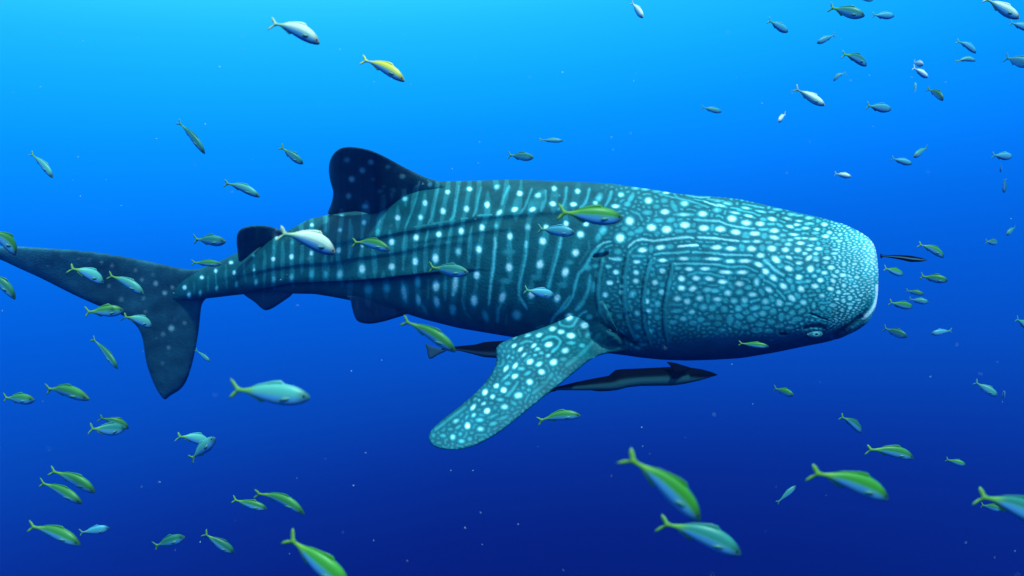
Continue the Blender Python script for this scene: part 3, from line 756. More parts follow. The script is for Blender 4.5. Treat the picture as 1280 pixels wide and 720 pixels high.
# eye
eye_m, n, l, bs = new_mat("shark_eye")
vc = n.new('ShaderNodeVertexColor'); vc.layer_name = "skin"
l.new(vc.outputs['Color'], bs.inputs['Base Color'])
bs.inputs['Roughness'].default_value = 0.45
bs.inputs['Specular IOR Level'].default_value = 0.2


def ellipsoid(name, c, r, mat, colour=None, seg=28, rings=18, parent=None, basis=None):
    vs, fs = [], []
    for i in range(rings + 1):
        ph = math.pi * i / rings
        for j in range(seg):
            t = 2 * math.pi * j / seg
            vs.append((math.sin(ph) * math.cos(t), -math.cos(ph), math.sin(ph) * math.sin(t)))
    for i in range(rings):
        for j in range(seg):
            fs.append((i * seg + j, i * seg + (j + 1) % seg, (i + 1) * seg + (j + 1) % seg, (i + 1) * seg + j))
    vs = np.array(vs)
    cols = None
    if colour:
        cols = np.array([colour(v) for v in vs])
    P = vs * np.array(r)[None]
    if basis is not None:
        P = P @ np.array(basis).T
    P = P + np.array(c)[None]
    o = mesh_obj(name, P, fs, [mat])
    if cols is not None:
        point_attr(o.data, "skin", cols)
    if parent:
        adopt(o, parent)
    return o


def eye_col(v):
    r = math.hypot(v[0] - 0.08, (v[2] + 0.02) * 0.95)
    if v[1] > 0: return (0.01, 0.05, 0.06)
    if r < 0.17: return (0.002, 0.003, 0.006)
    if r < 0.22: return (0.01, 0.05, 0.08)
    if r < 0.46: return (0.09, 0.30, 0.33)
    if r < 0.58: return (0.02, 0.12, 0.14)
    return (0.03, 0.16, 0.18)


ye = surf_y(1018, 417)
ellipsoid("eye", at(1018, 417.3, ye + 0.004), (0.048, 0.022, 0.026), eye_m, eye_col, parent=shark, seg=48, rings=32)

# ------------------------------------------------------------------ small fish
def fish_material(name, pale=False, slim=False):
    m, n, l, bs = new_mat(name)
    oi = n.new('ShaderNodeObjectInfo')
    ah = n.new('ShaderNodeAttribute'); ah.attribute_name = "height"
    au = n.new('ShaderNodeAttribute'); au.attribute_name = "along"
    tc_ = n.new('ShaderNodeTexCoord')
    nz_ = n.new('ShaderNodeTexNoise'); nz_.inputs['Scale'].default_value = 14.0; nz_.inputs['Detail'].default_value = 4.0
    mp = n.new('ShaderNodeMapping'); mp.inputs['Scale'].default_value = (0.6, 2, 8.0)
    l.new(tc_.outputs['Object'], mp.inputs['Vector']); l.new(mp.outputs['Vector'], nz_.inputs['Vector'])
    ad = n.new('ShaderNodeMath'); ad.operation = 'MULTIPLY_ADD'; ad.inputs[1].default_value = 0.22; 
    l.new(nz_.outputs['Fac'], ad.inputs[0]); l.new(ah.outputs['Fac'], ad.inputs[2])
    mr_ = n.new('ShaderNodeMapRange'); mr_.interpolation_type = 'SMOOTHSTEP'
    mr_.inputs['From Min'].default_value = -0.18; mr_.inputs['From Max'].default_value = 0.42
    l.new(ad.outputs[0], mr_.inputs['Value'])
    mixb = n.new('ShaderNodeMix'); mixb.data_type = 'RGBA'
    mixb.inputs['A'].default_value = (0.10, 0.32, 0.58, 1)           # silvery belly, with blue water light put into its colour
    l.new(mr_.outputs['Result'], mixb.inputs['Factor']); l.new(oi.outputs['Color'], mixb.inputs['B'])
    # pale band along the middle of the side
    bd = n.new('ShaderNodeMapRange'); bd.interpolation_type = 'SMOOTHSTEP'
    sb = n.new('ShaderNodeMath'); sb.operation = 'SUBTRACT'; sb.inputs[1].default_value = 0.24
    ab = n.new('ShaderNodeMath'); ab.operation = 'ABSOLUTE'
    l.new(ad.outputs[0], sb.inputs[0]); l.new(sb.outputs[0], ab.inputs[0]); l.new(ab.outputs[0], bd.inputs['Value'])
    bd.inputs['From Min'].default_value = 0.0; bd.inputs['From Max'].default_value = 0.16
    bd.inputs['To Min'].default_value = 0.55; bd.inputs['To Max'].default_value = 0.0
    mixs = n.new('ShaderNodeMix'); mixs.data_type = 'RGBA'
    mixs.inputs['B'].default_value = (0.12, 0.40, 0.30, 1)
    l.new(bd.outputs['Result'], mixs.inputs['Factor']); l.new(mixb.outputs['Result'], mixs.inputs['A'])
    # yellow-green towards the tail and on the fins
    tr = n.new('ShaderNodeMapRange'); tr.interpolation_type = 'SMOOTHSTEP'
    tr.inputs['From Min'].default_value = 0.36; tr.inputs['From Max'].default_value = 0.20
    l.new(au.outputs['Fac'], tr.inputs['Value'])
    mixt = n.new('ShaderNodeMix'); mixt.data_type = 'RGBA'
    mixt.inputs['B'].default_value = (0.17, 0.36, 0.02, 1)
    fa = n.new('ShaderNodeMath'); fa.operation = 'MULTIPLY'
    l.new(tr.outputs['Result'], fa.inputs[0]); l.new(oi.outputs['Alpha'], fa.inputs[1])
    l.new(fa.outputs[0], mixt.inputs['Factor']); l.new(mixs.outputs['Result'], mixt.inputs['A'])
    # speckle of scales
    vo = n.new('ShaderNodeTexVoronoi'); vo.inputs['Scale'].default_value = 60.0
    l.new(mp.outputs['Vector'], vo.inputs['Vector'])
    vm = n.new('ShaderNodeMapRange'); vm.inputs['To Min'].default_value = 0.80; vm.inputs['To Max'].default_value = 1.15
    l.new(vo.outputs['Distance'], vm.inputs['Value'])
    hd = n.new('ShaderNodeMapRange'); hd.interpolation_type = 'SMOOTHSTEP'      # darker head
    hd.inputs['From Min'].default_value = 0.80; hd.inputs['From Max'].default_value = 0.97
    hd.inputs['To Min'].default_value = 1.0; hd.inputs['To Max'].default_value = 0.35
    l.new(au.outputs['Fac'], hd.inputs['Value'])
    hm_ = n.new('ShaderNodeMath'); hm_.operation = 'MULTIPLY'
    l.new(vm.outputs['Result'], hm_.inputs[0]); l.new(hd.outputs['Result'], hm_.inputs[1])
    mm = n.new('ShaderNodeMix'); mm.data_type = 'RGBA'; mm.blend_type = 'MULTIPLY'; mm.inputs['Factor'].default_value = 1
    l.new(mixt.outputs['Result'], mm.inputs['A']); l.new(hm_.outputs[0], mm.inputs['B'])
    l.new(mm.outputs['Result'], bs.inputs['Base Color'])
    bs.inputs['Roughness'].default_value = 0.42
    bs.inputs['Specular IOR Level'].default_value = 0.4
    return m


FISHM = fish_material("small_fish_skin")
finm, n, l, bs = new_mat("small_fish_fin")
nz_ = n.new('ShaderNodeTexNoise'); nz_.inputs['Scale'].default_value = 30
rr = n.new('ShaderNodeValToRGB')
rr.color_ramp.elements[0].color = (0.09, 0.22, 0.02, 1); rr.color_ramp.elements[1].color = (0.25, 0.44, 0.03, 1)
oi = n.new('ShaderNodeObjectInfo')
mt = n.new('ShaderNodeMix'); mt.data_type = 'RGBA'
l.new(nz_.outputs['Fac'], rr.inputs['Fac']); l.new(rr.outputs['Color'], mt.inputs['B'])
l.new(oi.outputs['Color'], mt.inputs['A']); l.new(oi.outputs['Alpha'], mt.inputs['Factor'])
l.new(mt.outputs['Result'], bs.inputs['Base Color'])
bs.inputs['Roughness'].default_value = 0.5
fe, n, l, bs = new_mat("small_fish_eye")
bs.inputs['Base Color'].default_value = (0.01, 0.012, 0.015, 1); bs.inputs['Roughness'].default_value = 0.1

# side profile, tail root (0.17) to snout (1.0), unit total length
PU = [0.10, 0.14, 0.20, 0.30, 0.42, 0.55, 0.68, 0.80, 0.90, 0.96, 0.99, 1.0]
PT = [.022, .020, .026, .060, .096, .122, .130, .116, .082, .045, .018, .002]
PB = [.022, .020, .026, .056, .092, .120, .128, .114, .080, .048, .024, .006]
PW = [.006, .010, .016, .030, .046, .060, .066, .062, .046, .028, .014, .003]


def arch_of(kind):
    """bend of the backbone: returns z(u), y(u)"""
    a, s = {0: (0.0, 0.0), 1: (0.30, 0.03), 2: (0.55, -0.05), 3: (0.12, 0.16), 4: (-0.25, 0.06)}[kind]
    return (lambda u: -a * (u - 0.5) ** 2 + a * 0.08), (lambda u: s * (u - 0.5) ** 2 - s * 0.08)


def fish_parts(kind, fat=1.0, nst=26, nr=14):
    az, ay = arch_of(kind)
    # body
    us = 0.10 + 0.90 * (0.5 - 0.5 * np.cos(np.linspace(0, 1, nst) ** 0.9 * math.pi))
    vs, hs, al, fs = [], [], [], []
    for u in us:
        t, b, w = np.interp(u, PU, PT), np.interp(u, PU, PB), np.interp(u, PU, PW)
        for j in range(nr):
            a = 2 * math.pi * j / nr
            c, s = math.cos(a), math.sin(a)
            vs.append((u - 0.5, w * fat * abs(s) ** 0.9 * (1 if s >= 0 else -1) + ay(u), (t if c > 0 else b) * c + az(u)))
            hs.append(c); al.append(u)
    for i in range(nst - 1):
        for j in range(nr):
            fs.append((i * nr + j, i * nr + (j + 1) % nr, (i + 1) * nr + (j + 1) % nr, (i + 1) * nr + j))
    parts = {'body': (vs, fs, hs, al)}

    def sheet(name, pts, faces, th):
        """flat fin with thickness: pts (u, dz from the backbone, dy), thin at the rim"""
        n_ = len(pts)
        V, H, A_ = [], [], []
        for sgn in (1, -1):
            for (u, z, rim, dy) in pts:
                V.append((u - 0.5, ay(u) + dy + sgn * th * (0.12 if rim else 1.0), z + az(u)))
                H.append(0.9 if name == 'dorsal_fin' else 0.3); A_.append(0.1 if name == 'tail_fin' else 0.6)
        Fc = [tuple(f) for f in faces] + [tuple(i + n_ for i in reversed(f)) for f in faces]
        # rim walls
        from collections import Counter
        ec = Counter()
        for f in faces:
            for a, b in zip(f, f[1:] + f[:1]):
                ec[(a, b)] += 1
        for (a, b) in list(ec):
            if (b, a) not in ec:
                Fc.append((b, a, a + n_, b + n_))
        parts[name] = (V, Fc, H, A_)
    # forked tail: two blades
    P = [(0.15, 0.022, 0, 0), (0.15, -0.022, 0, 0), (0.10, 0.040, 1, 0), (0.085, 0.0, 0, 0), (0.10, -0.040, 1, 0),
         (0.052, 0.095, 1, .004), (0.040, 0.035, 1, 0), (0.040, -0.035, 1, 0), (0.052, -0.090, 1, -.004), (0.0, 0.128, 1, .008), (0.008, 0.085, 1, .006),
         (0.008, -0.080, 1, -.006), (0.0, -0.120, 1, -.008)]
    sheet('tail_fin', P, [[0, 2, 3], [0, 3, 1], [1, 3, 4], [2, 5, 6], [2, 6, 3], [4, 3, 7], [4, 7, 8], [5, 9, 10], [5, 10, 6], [8, 7, 11], [8, 11, 12]], 0.006)
    tp = lambda u: float(np.interp(u, PU, PT)) - 0.006
    bt = lambda u: float(np.interp(u, PU, PB)) - 0.006
    us_ = [0.70, 0.64, 0.56, 0.46, 0.36, 0.26]
    hh = [0.0, 0.040, 0.034, 0.022, 0.016, 0.004]
    P = []
    for u, h in zip(us_, hh):
        P += [(u, tp(u), 0, 0), (u - 0.015, tp(u) + h + 0.004, 1, 0)]
    sheet('dorsal_fin', P, [[2 * k, 2 * k + 2, 2 * k + 3, 2 * k + 1] for k in range(5)], 0.004)
    us_ = [0.46, 0.42, 0.34, 0.25]
    hh = [0.0, 0.032, 0.018, 0.004]
    P = []
    for u, h in zip(us_, hh):
        P += [(u, -bt(u), 0, 0), (u - 0.02, -bt(u) - h - 0.004, 1, 0)]
    sheet('anal_fin', P, [[2 * k, 2 * k + 1, 2 * k + 3, 2 * k + 2] for k in range(3)], 0.004)
    wv = float(np.interp(0.78, PU, PW)) * fat
    for sgn in (-1, 1):
        P = [(0.775, 0.0, 0, sgn * wv * .93), (0.765, -0.035, 0, sgn * wv * .90), (0.66, -0.055, 1, sgn * (wv + 0.018)), (0.63, -0.035, 1, sgn * (wv + 0.022)), (0.68, -0.012, 1, sgn * (wv + 0.014))]
        sheet('pectoral_fin' + ('' if sgn < 0 else '2'), P, [[0, 1, 2], [0, 2, 3], [0, 3, 4]], 0.003)
        we = float(np.interp(0.925, PU, PW)) * fat
        V, Fc, H, A_ = [], [], [], []
        R = 0.017
        for i in range(7):
            ph = math.pi * i / 6
            for j in range(10):
                t = 2 * math.pi * j / 10
                V.append((0.925 - .5 + R * math.sin(ph) * math.cos(t), ay(0.925) + sgn * we * .90 + 0.5 * R * math.cos(ph), az(0.925) + 0.018 + R * math.sin(ph) * math.sin(t)))
                H.append(0); A_.append(.9)
        for i in range(6):
            for j in range(10):
                Fc.append((i * 10 + j, i * 10 + (j + 1) % 10, (i + 1) * 10 + (j + 1) % 10, (i + 1) * 10 + j))
        parts['eye' + ('' if sgn < 0 else '2')] = (V, Fc, H, A_)
    return parts


PROTO, SMALL = {}, {}
for kd in range(5):
    prt = fish_parts(kd)
    PROTO[kd] = {}
    allv, allf, allh, alla, allm = [], [], [], [], []
    for nm, (V, Fc, H, A_) in prt.items():
        base = nm.rstrip('2')
        mat = fe if base == 'eye' else (finm if base in ('tail_fin', 'anal_fin', 'pectoral_fin') else FISHM)
        o = mesh_obj(base, V, [tuple(f) for f in Fc], [mat])
        float_attr(o.data, "height", H); float_attr(o.data, "along", A_)
        PROTO[kd][nm] = o.data
        bpy.data.objects.remove(o)
        if base in ('pectoral_fin', 'anal_fin', 'eye'):
            if base != 'anal_fin':
                continue
        k0 = len(allv)
        allv += list(V); allf += [tuple(i + k0 for i in f) for f in Fc]; allh += list(H); alla += list(A_)
    o = mesh_obj("fish", allv, allf, [FISHM])
    float_attr(o.data, "height", allh); float_attr(o.data, "along", alla)
    SMALL[kd] = o.data
    bpy.data.objects.remove(o)

TINT = {  # back colour, strength of the yellow-green tail
    'g': ((0.045, 0.20, 0.03), 1.0), 'G': ((0.05, 0.24, 0.012), 1.0), 't': ((0.03, 0.19, 0.14), 0.9), 'w': ((0.80, 0.76, 0.55), 0.5), 'y': ((0.85, 0.62, 0.05), 0.1),
    'b': ((0.07, 0.34, 0.42), 0.6), 'd': ((0.03, 0.16, 0.07), 0.7), 'p': ((0.10, 0.38, 0.30), 0.9), 'f': ((0.06, 0.28, 0.20), 0.3), 'W': ((0.95, 0.9, 0.85), 0.0)}


def max_depth(px, py):
    """stay in front of the shark where a fish crosses it in the photograph"""
    if 190 < px < 1110:
        t_ = float(np.interp(px, *zip(*TOP))); b_ = float(np.interp(px, *zip(*BOT)))
        if t_ - 8 < py < b_ + 8:
            return surf_y(min(max(px, 215), 1080), min(max(py, t_ + 3), b_ - 3)) - 0.30
    if -10 < px < 262 and 300 < py < 480:
        return 6.3
    return 99.0


FR = random.Random(11)


def place_fish(x0, y0, x1, y1, h, tint, arch, label, group="yellow-tailed fish schooling round the whale shark", depth=None, real=0.24, name="fish", cat="fish"):
    L = math.hypot(x1 - x0, y1 - y0)
    r = real * FR.uniform(0.92, 1.08)
    foresh = min(1.0, (L * 0.262 * 1.05) / max(h, 1))       # short for its height = turned away a little
    foresh = max(0.62, foresh)
    Y = depth or min(max(r * foresh * F / L, 1.2), 15.0)
    cx, cy = (x0 + x1) / 2, (y0 + y1) / 2
    Y = min(Y, max_depth(cx, cy), max_depth(x0 * .8 + x1 * .2, y0 * .8 + y1 * .2), max_depth(x0 * .1 + x1 * .9, y0 * .1 + y1 * .9))
    lw = L / F * Y                                            # length across the view
    tilt = math.acos(foresh) * FR.choice((-1, 1)) if foresh < 0.99 else FR.uniform(-0.2, 0.2)
    dy = lw * math.tan(tilt) * 0.5
    tail = at(x0, y0, Y + dy); head = at(x1, y1, Y - dy)
    ax = head - tail
    Lr = ax.length
    ax.normalize()
    up = Vector((0, -0.25 + FR.uniform(-.15, .15), 1))
    up = (up - ax * up.dot(ax)).normalized()
    side = up.cross(ax)
    hz = 1.1 * (h / F * Y) / 0.262 / (1.0 if arch in (0, 3) else 1.12)
    sz = hz
    sy = max(0.6 * Lr, min(1.2 * Lr, sz))
    M = Matrix(((ax.x * Lr, side.x * sy, up.x * sz, 0), (ax.y * Lr, side.y * sy, up.y * sz, 0), (ax.z * Lr, side.z * sy, up.z * sz, 0), (0, 0, 0, 1)))
    M = Matrix.Translation((head + tail) / 2) @ M
    col, alpha = TINT[tint]
    k = FR.uniform(0.85, 1.15)
    colr = (col[0] * k, col[1] * k, col[2] * k, alpha)
    if L >= 34:
        root = bpy.data.objects.new(name, None)
        C.objects.link(root)
        root.empty_display_size = 0.2
        root.matrix_world = M
        for nm, me in PROTO[arch].items():
            o = bpy.data.objects.new(nm.rstrip('2'), me)
            C.objects.link(o)
            o.parent = root
            o.color = colr if nm[:4] != 'pect' else (0.10, 0.28, 0.26, 0.3)
    else:
        root = bpy.data.objects.new(name, SMALL[arch])
        C.objects.link(root)
        root.matrix_world = M
        root.color = colr
    tag(root, label, cat, group)
    return root


FISH = [
 # tail x, y, head x, y, height, tint, bend, label
 (38,190,67,221,10,'p',1,"small teal fish diving right at the far left edge, level with the shark's dorsal fin"),
 (222,150,257,191,11,'t',1,"slender dark green fish diving steeply, midway from the left edge to the dorsal fin"),
 (280,227,325,244,12,'p',1,"pale green fish just left of the shark's tall dorsal fin, above the second dorsal fin"),
 (338,26,401,51,19,'w',1,"stout fish with a glowing white side, upper left, higher of the two bright ones"),
 (452,72,507,99,15,'y',1,"fish with golden yellow back and white tail, below and right of the stout white one"),
 (350,183,379,205,10,'t',0,"small dull blue-green fish diving just left of the tip of the tall dorsal fin"),
 (789,2,804,22,9,'W',0,"short bright white fish heading straight down at the top edge, right of centre"),
 (674,175,704,176,5,'p',0,"very thin level fish like a pale dash above the middle of the shark's back"),
 (635,194,667,197,10,'t',0,"small level teal fish just above the shark's back, right under the thin dash-like one"),
 (877,134,902,140,6,'f',0,"faint fish alone in the open blue above the shark's head"),
 (960,25,985,40,9,'b',0,"small blue-grey fish pointing down at top, leftmost of the upper right shoal"),
 (1036,9,1081,20,13,'t',0,"green-backed teal fish at the top edge of the upper right shoal, left of a pair"),
 (1090,19,1118,20,8,'b',0,"short level fish at the top, right one of the pair in the upper right shoal"),
 (1070,-4,1092,0,6,'W',0,"bright white fish cut off by the top edge above the pair at upper right"),
 (1230,-3,1274,23,13,'w',0,"fish with a shining white rear back in the top right corner"),
 (1262,28,1290,37,8,'b',0,"small blue fish cut by the right edge just under the white-backed corner fish"),
 (1044,43,1021,54,7,'b',0,"small blue fish facing left and slightly down in the upper right shoal"),
 (1053,66,1084,80,12,'t',1,"teal fish with a pale tail, centre of the upper right shoal under the left-facing one"),
 (1057,90,1041,100,5,'p',2,"tiny curled pale fish pointing down left in the upper right shoal"),
 (993,110,1031,132,10,'w',0,"pale silver fish slanting down right above the shark's snout, brightest of its size"),
 (982,142,973,152,7,'W',0,"tiny white fleck of a fish, left below the silver fish above the snout"),
 (1083,132,1114,137,10,'b',0,"level blue-green fish in open water right of the silver slanting fish"),
 (1196,50,1221,65,8,'b',1,"small blue fish slanting down, right side of the upper right shoal, upper of two"),
 (1194,76,1220,74,6,'p',2,"pale arched fish under the slanting blue one in the upper right shoal"),
 (1256,72,1288,81,12,'b',0,"stocky blue fish cut by the right edge near the top"),
 (1142,78,1154,81,7,'W',0,"upper of two tiny bright white fish side by side at upper right"),
 (1141,84,1160,97,7,'W',0,"lower of two tiny bright white fish, its head turned down and dark"),
 (1144,117,1144,103,5,'p',0,"tiny upright pale fish under the two bright white ones"),
 (1159,110,1180,124,9,'d',1,"small dark fish slanting down right of the tiny upright one"),
 (1114,198,1140,205,7,'b',0,"dull green fish beyond the snout, level with the dorsal fin tip, lower of two"),
 (1159,184,1142,196,8,'f',0,"faint fish facing down left, higher of two dull ones beyond the snout"),
 (1043,217,1064,221,6,'w',0,"little fish with a bright streak, above the shark's snout in open water"),
 (1240,194,1265,196,9,'b',0,"level dull blue fish near the right edge, above the dark upright one"),
 (1251,206,1251,215,4,'p',0,"minute pale fish between the level one and the dark upright one at right"),
 (1256,224,1255,241,5,'d',0,"small dark upright fish near the right edge, level with the shark's back"),
 (-22,285,24,314,17,'g',2,"green fish curving down over the tip of the upper tail lobe at left edge"),
 (-25,338,22,370,15,'d',2,"dark-headed green fish cut by the left edge, just below the tail lobe tip"),
 (87,333,131,352,15,'p',1,"pale fish with yellow-green tail against the shark's tail, left one of the upper two"),
 (135,342,181,366,14,'p',1,"pale fish with bright yellow tail against the shark's tail, right one of the upper two"),
 (106,390,155,388,14,'g',0,"green-backed level fish at the lower rim of the upper tail lobe"),
 (154,394,191,407,13,'p',1,"pale fish crossing the root of the lower tail lobe, just right of the green-backed one"),
 (115,421,148,460,11,'d',1,"slender dark green fish diving steeply left of the shark's lower tail lobe"),
 (242,299,282,302,13,'t',0,"level teal fish above the narrow tail stalk, left of the second dorsal fin"),
 (239,328,277,330,8,'g',0,"green fish lying along the top line of the shark's narrow tail stalk"),
 (244,437,263,452,5,'f',0,"thin faint fish just right of the lower tail lobe"),
 (349,288,421,313,24,'w',1,"large cream-backed, blue-bellied fish with green tail in front of the shark's rear flank", dict(real=0.27)),
 (440,301,488,310,14,'g',1,"green and blue fish in front of the shark's flank, right of the large cream-backed one"),
 (536,334,586,341,15,'t',0,"teal fish with a yellow forked tail against the middle of the shark's flank"),
 (503,398,571,437,19,'g',1,"green-striped fish slanting down under the belly, its head touching the remora's tail"),
 (697,265,779,273,21,'G',0,"large dark green fish with a navy belly against the upper flank behind the head"),
 (672,286,719,291,13,'b',0,"blue fish against the flank just below the large dark green one"),
 (655,362,693,369,11,'b',0,"small blue fish against the lower flank above the pectoral fin's root"),
 (923,429,961,433,7,'G',0,"small bright green fish in front of the dark underside of the shark's head"),
 (1148,304,1181,320,10,'g',1,"green fish right of the snout, topmost of the green group ahead of the shark"),
 (1105,335,1129,343,8,'G',0,"small green fish close to the snout, just under the thin needle-like fish"),
 (1150,345,1185,351,10,'G',0,"dark-headed green fish, rightmost of the green group ahead of the snout"),
 (1132,363,1155,368,6,'G',0,"slender green fish in the middle of the group ahead of the mouth"),
 (1111,378,1141,384,9,'G',0,"green fish nearest the mouth, in the lowest row of the group ahead"),
 (1136,374,1161,378,7,'f',0,"dull green fish in the lowest row of the group ahead, right one of two"),
 (1104,410,1134,421,10,'d',0,"dark green fish alone under the group ahead of the mouth"),
 (1190,413,1164,417,7,'b',0,"faint blue fish facing left, right of and below the mouth"),
 (1232,302,1247,303,7,'d',0,"tiny dark oval fish level with the snout tip near the right edge"),
 (1269,284,1258,293,7,'f',0,"tiny faint fish near the right edge above the dark oval one"),
 (1270,398,1290,412,9,'f',0,"dull green fish mostly cut off by the right edge, level with the eye"),
 (4,497,43,500,13,'g',0,"dull green fish at the left edge below the tail, left one of two"),
 (56,484,111,496,18,'g',1,"stout green fish with a forked tail below the tail, right of the left-edge one"),
 (124,521,162,534,12,'g',1,"dull green fish overlapped by another just below it, lower left"),
 (111,536,156,537,15,'t',0,"teal and green fish overlapping the one just above it, lower left"),
 (221,544,263,553,14,'p',1,"pale turquoise fish crossing another beneath it, left of centre bottom"),
 (238,575,269,547,14,'p',0,"turquoise fish pointing up to the right and meeting the pale one at its head"),
 (62,586,120,613,17,'g',1,"green-backed fish slanting down, higher of the parallel two at lower left"),
 (49,601,103,627,16,'g',1,"green-backed fish slanting down, lower of the parallel two at lower left"),
 (35,655,101,678,19,'g',1,"arched green fish with wide forked yellow tail near the bottom left corner"),
 (99,666,137,660,11,'b',0,"smaller level dark teal fish right beside the arched one at bottom left"),
 (192,683,231,671,13,'d',0,"dark fish tilting slightly upward near the bottom, left one of two dark ones"),
 (254,666,293,691,13,'d',0,"dark-headed fish slanting down near the bottom, right one of two dark ones"),
 (287,486,388,497,26,'p',0,"large pale turquoise fish with a green tail in open water under the shark's pelvic fin"),
 (318,613,382,638,17,'g',2,"arched green fish at the bottom, right above of two close together"),
 (290,624,334,636,11,'g',0,"smaller green fish just left of the arched one near the bottom"),
 (358,670,436,732,27,'G',0,"large green fish with a blue belly leaving through the bottom edge, left of centre"),
 (671,525,726,517,14,'g',1,"level green fish just below the pectoral fin and the long remora"),
 (783,566,879,648,31,'G',1,"largest fish of all, blue-bellied and lime tailed, diving right of bottom centre"),
 (824,650,929,689,30,'t',1,"large teal fish with a lime tail right under the nose of the largest one"),
 (967,485,992,494,9,'G',0,"small green fish alone below the shark's eye in open water"),
 (1051,519,1078,539,11,'d',1,"small dark fish slanting down above the row of green fish at lower right"),
 (1083,560,1143,570,16,'g',1,"green fish with upturned forked tail at lower right, above the large green one"),
 (1013,587,1113,620,28,'G',1,"large lime green fish with a navy belly at lower right"),
 (1182,574,1207,581,7,'G',0,"small thin green fish in open water at lower right, right of the fork-tailed one"),
 (1222,616,1312,652,28,'t',1,"large teal fish with a lime tail cut off by the right edge, bottom right"),
 (1226,631,1252,637,8,'g',0,"small dull green fish tucked under the tail of the large one at the right edge"),
 (971,629,995,607,7,'f',0,"faint fish pointing up right at lower right, left of the large lime green one"),
 (1218,477,1247,495,9,'f',0,"faint green fish near the right edge, left of a tiny bright white one"),
 (1253,503,1255,489,6,'W',0,"tiny bright bluish white upright fish near the right edge, lower half"),
]

for row in FISH:
    x0, y0, x1, y1, h, tint, arch, label = row[:8]
    place_fish(x0, y0, x1, y1, h, tint, arch, label, **(row[8] if len(row) > 8 else {}))

# ------------------------------------------------------------------ remoras
rem, n, l, bs = new_mat("remora_skin")
vc = n.new('ShaderNodeVertexColor'); vc.layer_name = "skin"
nz_ = n.new('ShaderNodeTexNoise'); nz_.inputs['Scale'].default_value = 25; nz_.inputs['Detail'].default_value = 5
mr_ = n.new('ShaderNodeMapRange'); mr_.inputs['To Min'].default_value = 0.7; mr_.inputs['To Max'].default_value = 1.25
mm = n.new('ShaderNodeMix'); mm.data_type = 'RGBA'; mm.blend_type = 'MULTIPLY'; mm.inputs['Factor'].default_value = 1
l.new(nz_.outputs['Fac'], mr_.inputs['Value']); l.new(vc.outputs['Color'], mm.inputs['A']); l.new(mr_.outputs['Result'], mm.inputs['B'])
l.new(mm.outputs['Result'], bs.inputs['Base Color'])
bs.inputs['Roughness'].default_value = 0.8
bs.inputs['Specular IOR Level'].default_value = 0.03


def loft(name, top, bot, depth, wide, mat, colour, parent, n_st=120, nr=28):
    """spindle body from its side outline; depth(x) metres, wide = half thickness / half height"""
    xa, xb = max(top[0][0], bot[0][0]), min(top[-1][0], bot[-1][0])
    st = xa + (xb - xa) * (0.5 - 0.5 * np.cos(np.linspace(0, 1, n_st) * math.pi))
    tt = curve(top, st, 3); bb = np.maximum(curve(bot, st, 3), tt + 0.2)
    e = np.clip(np.minimum(1, (xb - st) / 3.0), 0, 1)
    V, Cc = [], []
    for x, t_, b_, k in zip(st, tt, bb, e):
        Y = depth(x)
        k = math.sqrt(max(k, 0.02))
        a = (b_ - t_) / 2 / F * Y * (0.4 + 0.6 * k); cy = (t_ + b_) / 2
        for j in range(nr):
            th = 2 * math.pi * j / nr
            c, s = math.cos(th), math.sin(th)
            V.append(((x - 640) / F * Y, Y - s * a * wide, (360 - cy) / F * Y + c * a))
            Cc.append(colour(x, c))
    Fc = []
    for i in range(n_st - 1):
        for j in range(nr):
            Fc.append((i * nr + j, (i + 1) * nr + j, (i + 1) * nr + (j + 1) % nr, i * nr + (j + 1) % nr))
    Fc.append(tuple(range(nr))); Fc.append(tuple(reversed(range((n_st - 1) * nr, n_st * nr))))
    o = mesh_obj(name, V, Fc, [mat])
    point_attr(o.data, "skin", Cc)
    if parent: adopt(o, parent)
    return o


def rem_col(dark_to, pale=(0.022, 0.08, 0.09)):
    def f(x, c):
        k = 1 / (1 + math.exp((c - dark_to(x)) / 0.07))
        d = (0.001, 0.0015, 0.002)
        return tuple(a + (b - a) * k for a, b in zip(d, pale))
    return f


darkc = lambda x, y: np.tile(np.array([[0.001, 0.0015, 0.002]]), (len(x), 1))
R1 = thing("remora", "long dark remora with a silver lower side swimming below the shark's head and belly", "remora", at(800, 473, 4.45))
rd = lambda x: 4.52 - (x - 680) * 0.0003
bpy.context.view_layer.update()
loft("body", [(684, 485.5), (700, 482.5), (720, 477.5), (745, 472.5), (764, 469), (772, 463.5), (800, 461.5), (830, 459), (850, 458), (875, 461), (890, 465), (897, 468)],
     [(684, 489), (700, 487.8), (730, 488), (770, 488), (783, 484.5), (800, 482.5), (840, 482), (855, 480), (875, 475.5), (890, 471), (897, 469)],
     rd, 0.75, rem, rem_col(lambda x: 0.05 if x < 860 else -0.2 - (x - 860) * 0.02), R1)
fin("dorsal_fin", [(756, 474), (766, 465), (771, 461.5), (800, 460.5), (830, 459), (830, 463), (790, 466)], lambda x, y: rd(x), 0.012, rem, R1, darkc, grid=1.0, reach=4, it=1)
fin("pectoral_fin", [(832, 452), (838, 457), (843, 466), (838, 472), (846, 474), (856, 464), (866, 460), (852, 456), (842, 453)], lambda x, y: rd(x) - 0.075 + 0.0015 * abs(y - 464), 0.010, rem, R1, darkc, grid=1.0, reach=4, it=1)
fin("anal_fin", [(735, 486), (745, 489.5), (768, 488.5), (780, 485), (770, 482)], lambda x, y: rd(x), 0.010, rem, R1, darkc, grid=1.0, reach=4, it=1)
fin("tail_fin", [(668, 499), (676, 492), (688, 484.5), (696, 483), (696, 489), (688, 490), (678, 497), (670, 503)], lambda x, y: rd(x), 0.014, rem, R1, darkc, grid=1.0, reach=4, it=1)

